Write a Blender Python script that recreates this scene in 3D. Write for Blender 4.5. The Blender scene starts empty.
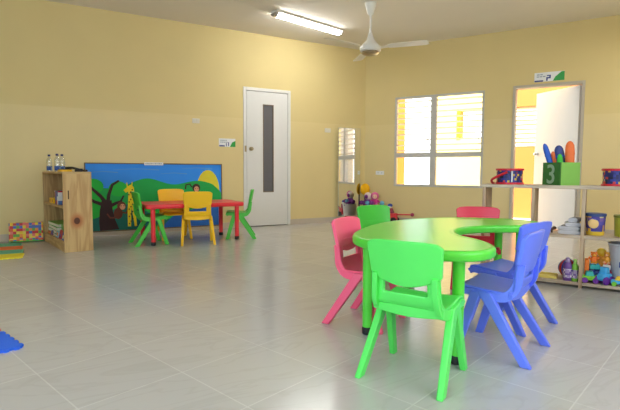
import bpy, bmesh, math, random
from math import sin, cos, pi, radians, atan2, hypot
from mathutils import Vector, Matrix

random.seed(7)
scene = bpy.context.scene
COL = scene.collection

# ------------------------------------------------------------------ camera
cam_data = bpy.data.cameras.new('camera')
cam_data.sensor_width = 36.0
cam_data.lens = 473.0 / 620.0 * 36.0
cam_data.clip_start = 0.05
cam = bpy.data.objects.new('camera', cam_data)
COL.objects.link(cam)
yaw, pitch, roll = radians(60.5726), radians(-4.1464), radians(0.2319)
fw = Vector((cos(pitch)*cos(yaw), cos(pitch)*sin(yaw), sin(pitch)))
rr = Vector((sin(yaw), -cos(yaw), 0.0))
uu = rr.cross(fw)
r2 = rr*cos(roll) + uu*sin(roll)
u2 = uu*cos(roll) - rr*sin(roll)
m = Matrix(((r2.x, u2.x, -fw.x, -4.8626), (r2.y, u2.y, -fw.y, -6.7015), (r2.z, u2.z, -fw.z, 0.8591), (0, 0, 0, 1)))
cam.matrix_world = m
scene.camera = cam

# ------------------------------------------------------------------ view, world, sun, daylight
scene.view_settings.view_transform = 'Standard'
scene.view_settings.look = 'None'
scene.view_settings.gamma = 1.0
scene.view_settings.use_curve_mapping = False
scene.view_settings.exposure = 0.18
scene.cycles.use_denoising = True
scene.cycles.max_bounces = 8
scene.cycles.diffuse_bounces = 5
scene.cycles.glossy_bounces = 4
scene.cycles.transparent_max_bounces = 12
scene.cycles.caustics_reflective = False
scene.cycles.caustics_refractive = False
scene.cycles.sample_clamp_indirect = 6.0

world = bpy.data.worlds.new('sky')
scene.world = world
world.use_nodes = True
wbg = world.node_tree.nodes['Background']
wbg.inputs[0].default_value = (0.93, 0.97, 1.0, 1)
wbg.inputs[1].default_value = 3.4

AL = radians(28.895)          # the right wall meets the left wall at 90 + 28.9 degrees
RZ = AL - pi/2                # heading of the right wall
A_DIR = Vector((sin(AL), -cos(AL), 0))     # along the right wall, away from the corner
N_DIR = Vector((-cos(AL), -sin(AL), 0))    # into the room

def RW(s, d, z=0.0):
    """point beside the right wall: s along it from the corner, d into the room"""
    return A_DIR*s + N_DIR*d + Vector((0, 0, z))

def look_rot(direction):
    return Vector(direction).to_track_quat('-Z', 'Y').to_euler()

def area_light(name, loc, direction, sx, sy, power, color=(1, 1, 1)):
    l = bpy.data.lights.new(name, 'AREA')
    l.shape = 'RECTANGLE'
    l.size, l.size_y, l.energy, l.color = sx, sy, power, color
    o = bpy.data.objects.new(name, l)
    COL.objects.link(o)
    o.location = loc
    o.rotation_euler = look_rot(direction)
    return o

sun_l = bpy.data.lights.new('sun', 'SUN')
sun_l.energy = 12.0
sun_l.angle = radians(1.5)
sun_l.color = (1.0, 0.96, 0.88)
sun = bpy.data.objects.new('sun', sun_l)
COL.objects.link(sun)
sd = (-N_DIR)*cos(radians(62)) + Vector((0, 0, -sin(radians(62))))
sun.rotation_euler = look_rot(sd)
sun.location = (0, 0, 9)

CEIL = 2.9
# daylight of the big windows behind the camera (in the side wall and in the end wall)
area_light('daylight_side_window', RW(5.12, 6.6, 1.55), (-A_DIR.x, -A_DIR.y, 0.02), 3.6, 1.7, 6, (0.80, 0.89, 1.0))
area_light('daylight_end_window', (-8.42, -6.9, 1.55), (1, 0.12, 0.14), 2.6, 1.7, 96, (0.42, 0.68, 1.0))
# added fill light, out of view on the right, brightens the right wall
area_light('right_wall_fill', (1.2, -4.65, 2.80), (-0.25, 0, -1), 1.2, 0.25, 26, (1.0, 0.97, 0.92))

# ------------------------------------------------------------------ materials
def srgb(c):
    return tuple((x/12.92 if x <= 0.04045 else ((x+0.055)/1.055)**2.4) for x in c)

def hexc(r, g, b):
    return srgb((r/255, g/255, b/255))

def new_mat(name):
    mt = bpy.data.materials.new(name)
    mt.use_nodes = True
    nt = mt.node_tree
    return mt, nt, nt.nodes['Principled BSDF']

def mix_node(nt, fac, a, b):
    n = nt.nodes.new('ShaderNodeMix')
    n.data_type = 'RGBA'
    for sock, val in ((n.inputs[0], fac), (n.inputs[6], a), (n.inputs[7], b)):
        if hasattr(val, 'is_linked') or hasattr(val, 'links'):
            nt.links.new(val, sock)
        else:
            sock.default_value = val if isinstance(val, (int, float)) else (*val[:3], 1)
    return n.outputs[2]

def simple(name, col, rough=0.5, metal=0.0, var=0.06, scale=18.0, spec=0.5, bump=0.0):
    """plain colour with a slight procedural mottling"""
    mt, nt, b = new_mat(name)
    tc = nt.nodes.new('ShaderNodeTexCoord')
    nz = nt.nodes.new('ShaderNodeTexNoise')
    nz.inputs['Scale'].default_value = scale
    nz.inputs['Detail'].default_value = 3
    nt.links.new(tc.outputs['Object'], nz.inputs['Vector'])
    a = tuple(max(0, c*(1-var)) for c in col)
    d = tuple(min(1, c*(1+var)) for c in col)
    nt.links.new(mix_node(nt, nz.outputs[0], a, d), b.inputs['Base Color'])
    b.inputs['Roughness'].default_value = rough
    b.inputs['Metallic'].default_value = metal
    b.inputs['Specular IOR Level'].default_value = spec
    if bump:
        bp = nt.nodes.new('ShaderNodeBump')
        bp.inputs['Strength'].default_value = bump
        bp.inputs['Distance'].default_value = 0.004
        nt.links.new(nz.outputs[0], bp.inputs['Height'])
        nt.links.new(bp.outputs[0], b.inputs['Normal'])
    return mt

def wall_paint(name, upper, lower, line=1.635):
    mt, nt, b = new_mat(name)
    tc = nt.nodes.new('ShaderNodeTexCoord')
    sep = nt.nodes.new('ShaderNodeSeparateXYZ')
    nt.links.new(tc.outputs['Object'], sep.inputs[0])
    gt = nt.nodes.new('ShaderNodeMath'); gt.operation = 'GREATER_THAN'
    nt.links.new(sep.outputs[2], gt.inputs[0]); gt.inputs[1].default_value = line
    nz = nt.nodes.new('ShaderNodeTexNoise'); nz.inputs['Scale'].default_value = 2.2; nz.inputs['Detail'].default_value = 5
    nt.links.new(tc.outputs['Object'], nz.inputs['Vector'])
    up = mix_node(nt, nz.outputs[0], tuple(c*0.96 for c in upper), tuple(min(1, c*1.04) for c in upper))
    lo = mix_node(nt, nz.outputs[0], tuple(c*0.96 for c in lower), tuple(min(1, c*1.04) for c in lower))
    nt.links.new(mix_node(nt, gt.outputs[0], lo, up), b.inputs['Base Color'])
    mr = nt.nodes.new('ShaderNodeMapRange')
    nt.links.new(gt.outputs[0], mr.inputs[0])
    mr.inputs[3].default_value = 0.42; mr.inputs[4].default_value = 0.75
    nt.links.new(mr.outputs[0], b.inputs['Roughness'])
    n2 = nt.nodes.new('ShaderNodeTexNoise'); n2.inputs['Scale'].default_value = 60; n2.inputs['Detail'].default_value = 4
    nt.links.new(tc.outputs['Object'], n2.inputs['Vector'])
    bp = nt.nodes.new('ShaderNodeBump'); bp.inputs['Strength'].default_value = 0.12; bp.inputs['Distance'].default_value = 0.003
    nt.links.new(n2.outputs[0], bp.inputs['Height']); nt.links.new(bp.outputs[0], b.inputs['Normal'])
    return mt

def tile_mat():
    mt, nt, b = new_mat('floor_tile')
    tc = nt.nodes.new('ShaderNodeTexCoord')
    mp = nt.nodes.new('ShaderNodeMapping'); mp.vector_type = 'TEXTURE'
    mp.inputs['Location'].default_value = (-4.491, -2.953, 0)
    mp.inputs['Rotation'].default_value = (0, 0, radians(17.757))
    nt.links.new(tc.outputs['Object'], mp.inputs['Vector'])
    br = nt.nodes.new('ShaderNodeTexBrick')
    br.offset = 0.0; br.squash = 1.0
    br.inputs['Scale'].default_value = 1.0
    br.inputs['Brick Width'].default_value = 0.4285
    br.inputs['Row Height'].default_value = 0.432
    br.inputs['Mortar Size'].default_value = 0.0032
    br.inputs['Mortar Smooth'].default_value = 0.2
    br.inputs['Bias'].default_value = 0.0
    br.inputs['Color1'].default_value = (*hexc(189, 187, 187), 1)
    br.inputs['Color2'].default_value = (*hexc(194, 192, 192), 1)
    br.inputs['Mortar'].default_value = (*hexc(206, 205, 204), 1)
    nt.links.new(mp.outputs[0], br.inputs['Vector'])
    nz = nt.nodes.new('ShaderNodeTexNoise'); nz.inputs['Scale'].default_value = 3.0; nz.inputs['Detail'].default_value = 6; nz.inputs['Distortion'].default_value = 1.2
    st = nt.nodes.new('ShaderNodeMapping'); st.inputs['Scale'].default_value = (0.45, 1.6, 1); st.inputs['Rotation'].default_value = (0, 0, 0.6)
    nt.links.new(tc.outputs['Object'], st.inputs['Vector']); nt.links.new(st.outputs[0], nz.inputs['Vector'])
    rp = nt.nodes.new('ShaderNodeValToRGB')
    rp.color_ramp.elements[0].position = 0.47; rp.color_ramp.elements[0].color = (1, 1, 1, 1)
    rp.color_ramp.elements[1].position = 0.53; rp.color_ramp.elements[1].color = (1, 1, 1, 1)
    e = rp.color_ramp.elements.new(0.5); e.color = (0.80, 0.77, 0.73, 1)
    nt.links.new(nz.outputs[0], rp.inputs[0])
    ml = nt.nodes.new('ShaderNodeMix'); ml.data_type = 'RGBA'; ml.blend_type = 'MULTIPLY'; ml.inputs[0].default_value = 0.28
    nt.links.new(br.outputs['Color'], ml.inputs[6]); nt.links.new(rp.outputs[0], ml.inputs[7])
    nt.links.new(ml.outputs[2], b.inputs['Base Color'])
    b.inputs['Roughness'].default_value = 0.20
    b.inputs['Specular IOR Level'].default_value = 0.95
    bp = nt.nodes.new('ShaderNodeBump'); bp.inputs['Strength'].default_value = 0.25; bp.inputs['Distance'].default_value = 0.002; bp.invert = True
    nt.links.new(br.outputs['Fac'], bp.inputs['Height']); nt.links.new(bp.outputs[0], b.inputs['Normal'])
    return mt

def wood(name, light, dark, scale=(2.0, 18.0, 18.0), knot=None, rough=0.55):
    """grain runs along local X of the texture frame; knot = (x, y, z, rx, rz) in object space"""
    mt, nt, b = new_mat(name)
    tc = nt.nodes.new('ShaderNodeTexCoord')
    mp = nt.nodes.new('ShaderNodeMapping'); mp.inputs['Scale'].default_value = scale
    nt.links.new(tc.outputs['Object'], mp.inputs['Vector'])
    nz = nt.nodes.new('ShaderNodeTexNoise'); nz.inputs['Scale'].default_value = 1.0; nz.inputs['Detail'].default_value = 5; nz.inputs['Distortion'].default_value = 0.6
    nt.links.new(mp.outputs[0], nz.inputs['Vector'])
    wv = nt.nodes.new('ShaderNodeMath'); wv.operation = 'SINE'
    mu = nt.nodes.new('ShaderNodeMath'); mu.operation = 'MULTIPLY'; mu.inputs[1].default_value = 26.0
    nt.links.new(nz.outputs[0], mu.inputs[0]); nt.links.new(mu.outputs[0], wv.inputs[0])
    mr = nt.nodes.new('ShaderNodeMapRange'); mr.inputs[1].default_value = -1; mr.inputs[2].default_value = 1
    nt.links.new(wv.outputs[0], mr.inputs[0])
    colr = mix_node(nt, mr.outputs[0], light, dark)
    if knot:
        kx, ky, kz, rx, rz = knot
        km = nt.nodes.new('ShaderNodeMapping'); km.vector_type = 'TEXTURE'
        km.inputs['Location'].default_value = (kx, ky, kz); km.inputs['Scale'].default_value = (rx, 10.0, rz)
        nt.links.new(tc.outputs['Object'], km.inputs['Vector'])
        ln = nt.nodes.new('ShaderNodeVectorMath'); ln.operation = 'LENGTH'
        nt.links.new(km.outputs[0], ln.inputs[0])
        rp = nt.nodes.new('ShaderNodeValToRGB')
        els = rp.color_ramp.elements
        els[0].position = 0.0; els[0].color = (0, 0, 0, 1)
        els[1].position = 1.0; els[1].color = (1, 1, 1, 1)
        mc = nt.nodes.new('ShaderNodeMapRange'); mc.inputs[1].default_value = 0.9; mc.inputs[2].default_value = 3.4
        nt.links.new(ln.outputs['Value'], mc.inputs[0])
        ring = mix_node(nt, mc.outputs[0], hexc(176, 108, 62), hexc(204, 160, 104))
        f1 = nt.nodes.new('ShaderNodeMapRange'); f1.inputs[1].default_value = 1.6; f1.inputs[2].default_value = 3.0
        nt.links.new(ln.outputs['Value'], f1.inputs[0])
        c1 = mix_node(nt, f1.outputs[0], ring, colr)
        f2 = nt.nodes.new('ShaderNodeMapRange'); f2.inputs[1].default_value = 0.85; f2.inputs[2].default_value = 1.1
        nt.links.new(ln.outputs['Value'], f2.inputs[0])
        colr = mix_node(nt, f2.outputs[0], hexc(84, 44, 26), c1)
    nt.links.new(colr, b.inputs['Base Color'])
    b.inputs['Roughness'].default_value = rough
    bp = nt.nodes.new('ShaderNodeBump'); bp.inputs['Strength'].default_value = 0.15; bp.inputs['Distance'].default_value = 0.002
    nt.links.new(mr.outputs[0], bp.inputs['Height']); nt.links.new(bp.outputs[0], b.inputs['Normal'])
    return mt

def glass_mat(name, tint=(1, 1, 1), gloss=0.08, rough=0.02):
    mt = bpy.data.materials.new(name); mt.use_nodes = True
    nt = mt.node_tree
    for n in list(nt.nodes):
        nt.nodes.remove(n)
    out = nt.nodes.new('ShaderNodeOutputMaterial')
    tr = nt.nodes.new('ShaderNodeBsdfTransparent'); tr.inputs[0].default_value = (*tint, 1)
    gl = nt.nodes.new('ShaderNodeBsdfGlossy'); gl.inputs['Roughness'].default_value = rough
    lw = nt.nodes.new('ShaderNodeLayerWeight'); lw.inputs[0].default_value = 0.5
    pw_ = nt.nodes.new('ShaderNodeMath'); pw_.operation = 'POWER'; pw_.inputs[1].default_value = 4.0
    nt.links.new(lw.outputs['Facing'], pw_.inputs[0])
    ad = nt.nodes.new('ShaderNodeMath'); ad.operation = 'MULTIPLY_ADD'; ad.inputs[1].default_value = 0.6; ad.inputs[2].default_value = gloss
    nt.links.new(pw_.outputs[0], ad.inputs[0])
    mx = nt.nodes.new('ShaderNodeMixShader')
    nt.links.new(ad.outputs[0], mx.inputs[0]); nt.links.new(tr.outputs[0], mx.inputs[1]); nt.links.new(gl.outputs[0], mx.inputs[2])
    nt.links.new(mx.outputs[0], out.inputs[0])
    return mt

def emit_mat(name, col, strength):
    mt, nt, b = new_mat(name)
    b.inputs['Base Color'].default_value = (*col, 1)
    b.inputs['Emission Color'].default_value = (*col, 1)
    b.inputs['Emission Strength'].default_value = strength
    return mt

def patch_mat(name, colors, scale, axes='XZ', rough=0.5, mortar=None):
    """little coloured squares of random colour"""
    mt, nt, b = new_mat(name)
    tc = nt.nodes.new('ShaderNodeTexCoord')
    sc = nt.nodes.new('ShaderNodeVectorMath'); sc.operation = 'SCALE'; sc.inputs['Scale'].default_value = scale
    nt.links.new(tc.outputs['Object'], sc.inputs[0])
    of = nt.nodes.new('ShaderNodeVectorMath'); of.operation = 'ADD'; of.inputs[1].default_value = (0.013, 0.5, 0.021)
    nt.links.new(sc.outputs[0], of.inputs[0])
    fl = nt.nodes.new('ShaderNodeVectorMath'); fl.operation = 'FLOOR'
    nt.links.new(of.outputs[0], fl.inputs[0])
    wn = nt.nodes.new('ShaderNodeTexWhiteNoise'); wn.noise_dimensions = '3D'
    nt.links.new(fl.outputs[0], wn.inputs[0])
    rp = nt.nodes.new('ShaderNodeValToRGB'); rp.color_ramp.interpolation = 'CONSTANT'
    els = rp.color_ramp.elements
    while len(els) < len(colors):
        els.new(0.5)
    for i, c in enumerate(colors):
        els[i].position = i/len(colors); els[i].color = (*c, 1)
    nt.links.new(wn.outputs['Value'], rp.inputs[0])
    nt.links.new(rp.outputs[0], b.inputs['Base Color'])
    b.inputs['Roughness'].default_value = rough
    return mt

WHITE = simple('white_paint', hexc(226, 226, 224), 0.4, var=0.015)
M = {
 'tile': tile_mat(),
 'wall': wall_paint('yellow_wall_paint', hexc(220, 201, 144), hexc(224, 205, 149)),
 'ceiling': simple('ceiling_paint', hexc(234, 229, 218), 0.9, var=0.02, scale=3),
 'skirting': simple('skirting_tile', hexc(196, 184, 170), 0.35, var=0.04),
 'white': WHITE,
 'frame_grey': simple('aluminium_paint', hexc(196, 194, 190), 0.45, var=0.02),
 'jamb': simple('jamb_paint', hexc(186, 178, 164), 0.5, var=0.02),
 'slat': simple('louvre_slat', hexc(222, 220, 214), 0.4, var=0.02),
 'glass': glass_mat('window_glass', (0.97, 0.98, 0.98), 0.05),
 'dark_glass': simple('door_glass_dim', hexc(104, 104, 110), 0.06, var=0.03),  # opaque grey: the dark passage behind the pane is put into its colour
 'beading': simple('brown_beading', hexc(120, 102, 84), 0.5),
 'mirror': simple('mirror_silver', (0.86, 0.87, 0.86), 0.015, metal=1.0, var=0.0),
 'mirror_edge': simple('mirror_edge', hexc(190, 196, 190), 0.3),
 'brass': simple('brushed_knob', hexc(176, 160, 130), 0.28, metal=0.9),
 'steel': simple('steel', hexc(190, 190, 192), 0.3, metal=0.9),
 'ext_yellow': simple('outside_yellow_paint', hexc(190, 120, 56), 0.8, var=0.02, scale=3),
 'ext_sunlit': simple('outside_sunlit_tone', hexc(250, 228, 150), 0.8, var=0.02, scale=3),  # yellow wall in strong sun, the bleaching light painted in as pale colour
 'ext_orange': simple('outside_orange_paint', hexc(226, 140, 30), 0.8, var=0.02, scale=3),
 'ext_ground': simple('outside_concrete', hexc(205, 198, 180), 0.9, var=0.05, scale=4),
 'ext_slat': simple('outside_louvre', hexc(244, 234, 206), 0.6, var=0.02),
 'green': simple('green_plastic', hexc(90, 232, 100), 0.33, var=0.02),
 'tgreen': simple('table_green_plastic', hexc(88, 216, 66), 0.30, var=0.02),
 'dgreen': simple('leaf_green_plastic', hexc(72, 196, 66), 0.35, var=0.02),
 'pink': simple('pink_plastic', hexc(255, 100, 138), 0.34, var=0.02),
 'red_pink': simple('crimson_plastic', hexc(226, 44, 78), 0.34, var=0.02),
 'blue': simple('blue_plastic', hexc(100, 126, 252), 0.34, var=0.02),
 'yellow': simple('yellow_plastic', hexc(250, 200, 34), 0.36, var=0.02),
 'red': simple('red_plastic', hexc(236, 52, 64), 0.34, var=0.02),
 'black': simple('black_rubber', hexc(26, 26, 28), 0.6),
 'pine': wood('pine_board', hexc(200, 168, 116), hexc(176, 140, 92), (1.5, 1.5, 14.0)),
 'pine_v': wood('pine_upright', hexc(204, 172, 120), hexc(178, 142, 94), (14.0, 14.0, 1.3)),
 'pine_knot': wood('knotty_pine', hexc(208, 176, 122), hexc(188, 150, 98), (11.0, 11.0, 1.2), knot=(0.125, 0.0, 0.325, 0.030, 0.036)),
 'pine_dark': wood('pine_back_board', hexc(164, 132, 90), hexc(128, 98, 64), (10.0, 10.0, 1.2)),
 'grey_wood': wood('weathered_board', hexc(206, 190, 172), hexc(172, 154, 136), (1.4, 20.0, 20.0)),
 'grey_wood_v': wood('weathered_upright', hexc(190, 166, 140), hexc(146, 120, 98), (20.0, 20.0, 1.6)),
 'sign_white': simple('sign_white', hexc(236, 238, 240), 0.4, var=0.01),
 'sign_green': simple('sign_green', hexc(44, 160, 70), 0.4, var=0.01),
 'sign_blue': simple('sign_blue', hexc(48, 66, 140), 0.4, var=0.01),
 'sign_grey': simple('sign_grey', hexc(150, 158, 176), 0.4, var=0.01),
 'plate': simple('switch_plate', hexc(222, 218, 206), 0.4, var=0.01),
 'lamp_on': emit_mat('lit_diffuser', (1.0, 0.985, 0.955), 35.0),
 'fan_white': simple('fan_enamel', hexc(228, 226, 220), 0.3, var=0.01),
}

# ------------------------------------------------------------------ mesh helpers
class MB:
    """collects shapes into ONE mesh"""
    def __init__(self):
        self.bm = bmesh.new()
        self.mi = 0
    def _faces(self, fs):
        for f in fs:
            f.material_index = self.mi
    def box(self, x0, x1, y0, y1, z0, z1, mat=None):
        vs = [self.bm.verts.new(p) for p in ((x0,y0,z0),(x1,y0,z0),(x1,y1,z0),(x0,y1,z0),(x0,y0,z1),(x1,y0,z1),(x1,y1,z1),(x0,y1,z1))]
        if mat is not None:
            for v in vs: v.co = mat @ v.co
        self._faces([self.bm.faces.new([vs[i] for i in q]) for q in ((0,3,2,1),(4,5,6,7),(0,1,5,4),(1,2,6,5),(2,3,7,6),(3,0,4,7))])
        return self
    def rings(self, rings, cap0=True, cap1=True, closed=True):
        vr = [[self.bm.verts.new(p) for p in r] for r in rings]
        fs = []
        n = len(vr[0])
        for a, b in zip(vr[:-1], vr[1:]):
            for i in range(n if closed else n-1):
                j = (i+1) % n
                fs.append(self.bm.faces.new((a[i], a[j], b[j], b[i])))
        if cap0: fs.append(self.bm.faces.new(list(reversed(vr[0]))))
        if cap1: fs.append(self.bm.faces.new(vr[-1]))
        self._faces(fs)
        return self
    def lathe(self, prof, c=(0, 0, 0), n=24, mat=None, cap0=True, cap1=True):
        rings = []
        for r, z in prof:
            ring = []
            for i in range(n):
                p = Vector((r*cos(2*pi*i/n), r*sin(2*pi*i/n), z))
                if mat is not None: p = mat @ p
                ring.append(p + Vector(c))
            rings.append(ring)
        return self.rings(rings, cap0, cap1)
    def tube(self, pts, r, n=10, r1=None):
        pts = [Vector(p) for p in pts]
        rings = []
        up = Vector((0, 0, 1))
        for i, p in enumerate(pts):
            t = (pts[min(i+1, len(pts)-1)] - pts[max(i-1, 0)]).normalized()
            a = t.cross(up)
            if a.length < 1e-3: a = t.cross(Vector((1, 0, 0)))
            a.normalize(); b2 = t.cross(a).normalized()
            rad = r if r1 is None else r + (r1-r)*i/(len(pts)-1)
            rings.append([p + a*(rad*cos(2*pi*k/n)) + b2*(rad*sin(2*pi*k/n)) for k in range(n)])
        return self.rings(rings)
    def ball(self, c, rx, ry=None, rz=None, n=18, mr=10, rot=None):
        ry = ry or rx; rz = rz or rx
        rings = []
        c = Vector(c)
        for j in range(1, mr):
            th = pi*j/mr
            ring = []
            for i in range(n):
                p = Vector((rx*sin(th)*cos(2*pi*i/n), ry*sin(th)*sin(2*pi*i/n), -rz*cos(th)))
                if rot is not None: p = rot @ p
                ring.append(c + p)
            rings.append(ring)
        vr = [[self.bm.verts.new(p) for p in r] for r in rings]
        b0 = Vector((0, 0, -rz)); b1 = Vector((0, 0, rz))
        if rot is not None: b0 = rot @ b0; b1 = rot @ b1
        v0 = self.bm.verts.new(c+b0); v1 = self.bm.verts.new(c+b1)
        fs = []
        for a, b in zip(vr[:-1], vr[1:]):
            for i in range(n):
                j = (i+1) % n
                fs.append(self.bm.faces.new((a[i], a[j], b[j], b[i])))
        for i in range(n):
            j = (i+1) % n
            fs.append(self.bm.faces.new((v0, vr[0][j], vr[0][i])))
            fs.append(self.bm.faces.new((vr[-1][i], vr[-1][j], v1)))
        self._faces(fs)
        return self
    def beam(self, p0, s0, p1, s1):
        """bar between two horizontal rectangular sections (p = centre, s = (wx, wy))"""
        def ring(p, s):
            x, y, z = p; a, b = s[0]/2, s[1]/2
            return [Vector((x-a, y-b, z)), Vector((x+a, y-b, z)), Vector((x+a, y+b, z)), Vector((x-a, y+b, z))]
        return self.rings([ring(p0, s0), ring(p1, s1)])
    def prism(self, poly, y0, y1, mat=None, axis='y'):
        """polygon in (x,z) extruded along y (or (x,y) along z)"""
        def P(a, b, t):
            p = Vector((a, t, b)) if axis == 'y' else Vector((a, b, t))
            return mat @ p if mat is not None else p
        return self.rings([[P(a, b, y0) for a, b in poly], [P(a, b, y1) for a, b in poly]])
    def grid(self, f, nu, nv, hole=None):
        vs = [[self.bm.verts.new(f(i/nu, j/nv)) for i in range(nu+1)] for j in range(nv+1)]
        fs = []
        for j in range(nv):
            for i in range(nu):
                if hole and hole((i+.5)/nu, (j+.5)/nv): continue
                fs.append(self.bm.faces.new((vs[j][i], vs[j][i+1], vs[j+1][i+1], vs[j+1][i])))
        self._faces(fs)
        return self
    def build(self, name, mats, parent=None, loc=None, rotz=None, smooth=True, bevel=0.0, seg=2, solid=0.0, subsurf=0, offset=-1.0):
        bmesh.ops.recalc_face_normals(self.bm, faces=self.bm.faces[:])
        me = bpy.data.meshes.new(name)
        self.bm.to_mesh(me); self.bm.free()
        if not isinstance(mats, (list, tuple)): mats = [mats]
        for mt in mats: me.materials.append(mt)
        o = bpy.data.objects.new(name, me)
        COL.objects.link(o)
        if smooth:
            for p in me.polygons: p.use_smooth = True
            try:
                me.set_sharp_from_angle(angle=radians(38))
            except Exception:
                pass
        if solid:
            md = o.modifiers.new('solid', 'SOLIDIFY'); md.thickness = solid; md.offset = offset
        if bevel:
            md = o.modifiers.new('bevel', 'BEVEL'); md.width = bevel; md.segments = seg; md.limit_method = 'ANGLE'; md.angle_limit = radians(40); md.harden_normals = False
        if subsurf:
            md = o.modifiers.new('sub', 'SUBSURF'); md.levels = subsurf; md.render_levels = subsurf
        if parent is not None: o.parent = parent
        if loc is not None: o.location = loc
        if rotz is not None: o.rotation_euler = (0, 0, rotz)
        return o

def tag(o, label=None, cat=None, group=None, kind=None):
    if label: o['label'] = label
    if cat: o['category'] = cat
    if group: o['group'] = group
    if kind: o['kind'] = kind
    return o

def thing(name, label, cat, loc=(0, 0, 0), rotz=0.0, group=None):
    o = bpy.data.objects.new(name, None)
    o.empty_display_size = 0.1
    COL.objects.link(o)
    o.location = loc; o.rotation_euler = (0, 0, rotz)
    return tag(o, label, cat, group)

def dup(root, loc, rotz, label=None, group=None, mat_map=None):
    def cp(o, parent):
        c = o.copy()
        if mat_map and o.type == 'MESH':
            c.data = o.data.copy()
            for i, mt in enumerate(c.data.materials):
                if mt.name in mat_map: c.data.materials[i] = mat_map[mt.name]
        COL.objects.link(c)
        c.parent = parent
        for ch in list(o.children):
            cp(ch, c)
        return c
    r = cp(root, None)
    r.location = loc; r.rotation_euler = (0, 0, rotz)
    if label: r['label'] = label
    if group: r['group'] = group
    return r

def struct(o):
    o['kind'] = 'structure'
    return o

def heading(fx, fy):
    return atan2(-fx, fy)          # rotation that turns local +Y to (fx, fy)

# ------------------------------------------------------------------ the room
# outline: corner, left wall to the west, end wall, rear wall, side wall
P_W = Vector((-8.5, 0, 0)); P_SW = Vector((-8.5, -8.9, 0)); P_S = RW(5.2, 9.0); P_E = RW(5.2, 0)
T = 0.15

fb = MB()
fb.prism([(p.x, p.y) for p in (Vector((0.6, 0.25, 0)), Vector((-8.7, 0.25, 0)), Vector((-8.7, -9.1, 0)), RW(5.35, 9.3), RW(5.35, -0.16))], -0.12, 0.0, axis='z')
struct(fb.build('floor', M['tile'], smooth=False))
cb = MB()
cb.prism([(p.x, p.y) for p in (RW(-0.2, -0.16), Vector((-8.7, 0.16, 0)), Vector((-8.7, -9.1, 0)), RW(5.35, 9.3), RW(5.35, -0.16))], CEIL, CEIL+0.12, axis='z')
struct(cb.build('ceiling', M['ceiling'], smooth=False))

def wall_with_openings(name, length, openings, mat, loc, rotz, x0=0.0, sign=1, z1=CEIL, th=T):
    """wall along local X; room on the -Y side; openings = (a, b, z0, z1)"""
    w = MB()
    xs = x0
    for a, b, za, zb in sorted(openings):
        w.box(xs, a, 0, th, 0, z1)
        if za > 0: w.box(a, b, 0, th, 0, za)
        if zb < z1: w.box(a, b, 0, th, zb, z1)
        xs = b
    w.box(xs, x0+length, 0, th, 0, z1)
    return struct(w.build(name, mat, loc=loc, rotz=rotz, smooth=False))

DL0, DL1, DLZ = -2.22, -1.455, 2.09
wall_with_openings('wall_left', 8.5, [(DL0, DL1, 0, DLZ)], M['wall'], (0, 0, 0), 0, x0=-8.5)
WS0, WS1, WZ0, WZ1 = 0.545, 1.965, 0.607, 2.07
DS0, DS1, DSZ = 2.366, 3.262, 2.09
wall_with_openings('wall_right', 5.2, [(WS0, WS1, WZ0, WZ1), (DS0, DS1, 0, DSZ)], M['wall'], (0, 0, 0), RZ)
# side wall (from P_E to P_S), end wall and rear wall, behind the camera
def free_wall(name, p, q, openings):
    d = q - p
    return wall_with_openings(name, d.length, openings, M['wall'], p, atan2(d.y, d.x))
free_wall('wall_side', P_E, P_S, [(4.6, 8.4, 0.7, 2.4)])
free_wall('wall_rear', P_S, P_SW, [])
free_wall('wall_end', P_SW, P_W, [(0.7, 3.3, 0.7, 2.4)])

bs = MB()
bs.box(-8.5, DL0-0.005, -0.012, -0.0005, 0, 0.085).box(DL1+0.005, -0.012, -0.012, -0.0005, 0, 0.085)
struct(bs.build('baseboard_left', M['skirting'], smooth=False))
bs = MB()
bs.box(0.012, DS0-0.01, -0.012, -0.0005, 0, 0.085).box(DS1+0.01, 5.2, -0.012, -0.0005, 0, 0.085)
struct(bs.build('baseboard_right', M['skirting'], rotz=RZ, smooth=False))

# window_1: two louvred lights over two fixed panes
win = thing('window_1', None, None, (0, 0, 0), RZ)
struct(win)
f = MB()
fw_ = 0.035
MU0, MU1, TR0, TR1 = 1.150, 1.240, 1.082, 1.158
f.box(WS0, WS0+fw_, -0.008, 0.06, WZ0, WZ1).box(WS1-fw_, WS1, -0.008, 0.06, WZ0, WZ1)
f.box(WS0+fw_, WS1-fw_, -0.008, 0.06, WZ0, WZ0+fw_).box(WS0+fw_, WS1-fw_, -0.008, 0.06, WZ1-fw_, WZ1)
f.box(MU0, MU1, -0.012, 0.058, WZ0+fw_, WZ1-fw_)
f.box(WS0+fw_, MU0, -0.010, 0.056, TR0, TR1).box(MU1, WS1-fw_, -0.010, 0.056, TR0, TR1)
struct(f.build('window_frame', M['frame_grey'], win, smooth=False, bevel=0.003))
for a, b in ((WS0+fw_, MU0), (MU1, WS1-fw_)):
    s = MB()
    n = 10
    for k in range(n):
        z = TR1 + 0.035 + (WZ1-fw_-TR1-0.03)*k/(n-0.35)
        mt = Matrix.Translation((0, 0.03, z)) @ Matrix.Rotation(radians(-7), 4, 'X')
        s.box(a+0.006, b-0.006, -0.042, 0.042, -0.0035, 0.0035, mt)
    struct(s.build('louvre', M['slat'], win, smooth=False))
    g = MB(); g.box(a, b, 0.022, 0.027, WZ0+fw_, TR0)
    struct(g.build('pane', M['glass'], win, smooth=False))
    h = MB(); h.box(b-0.03, b-0.012, -0.06, -0.008, 1.36, 1.372).box(b-0.03, b-0.012, -0.066, -0.056, 1.335, 1.372)
    struct(h.build('crank_handle', M['steel'], win, bevel=0.002))

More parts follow.
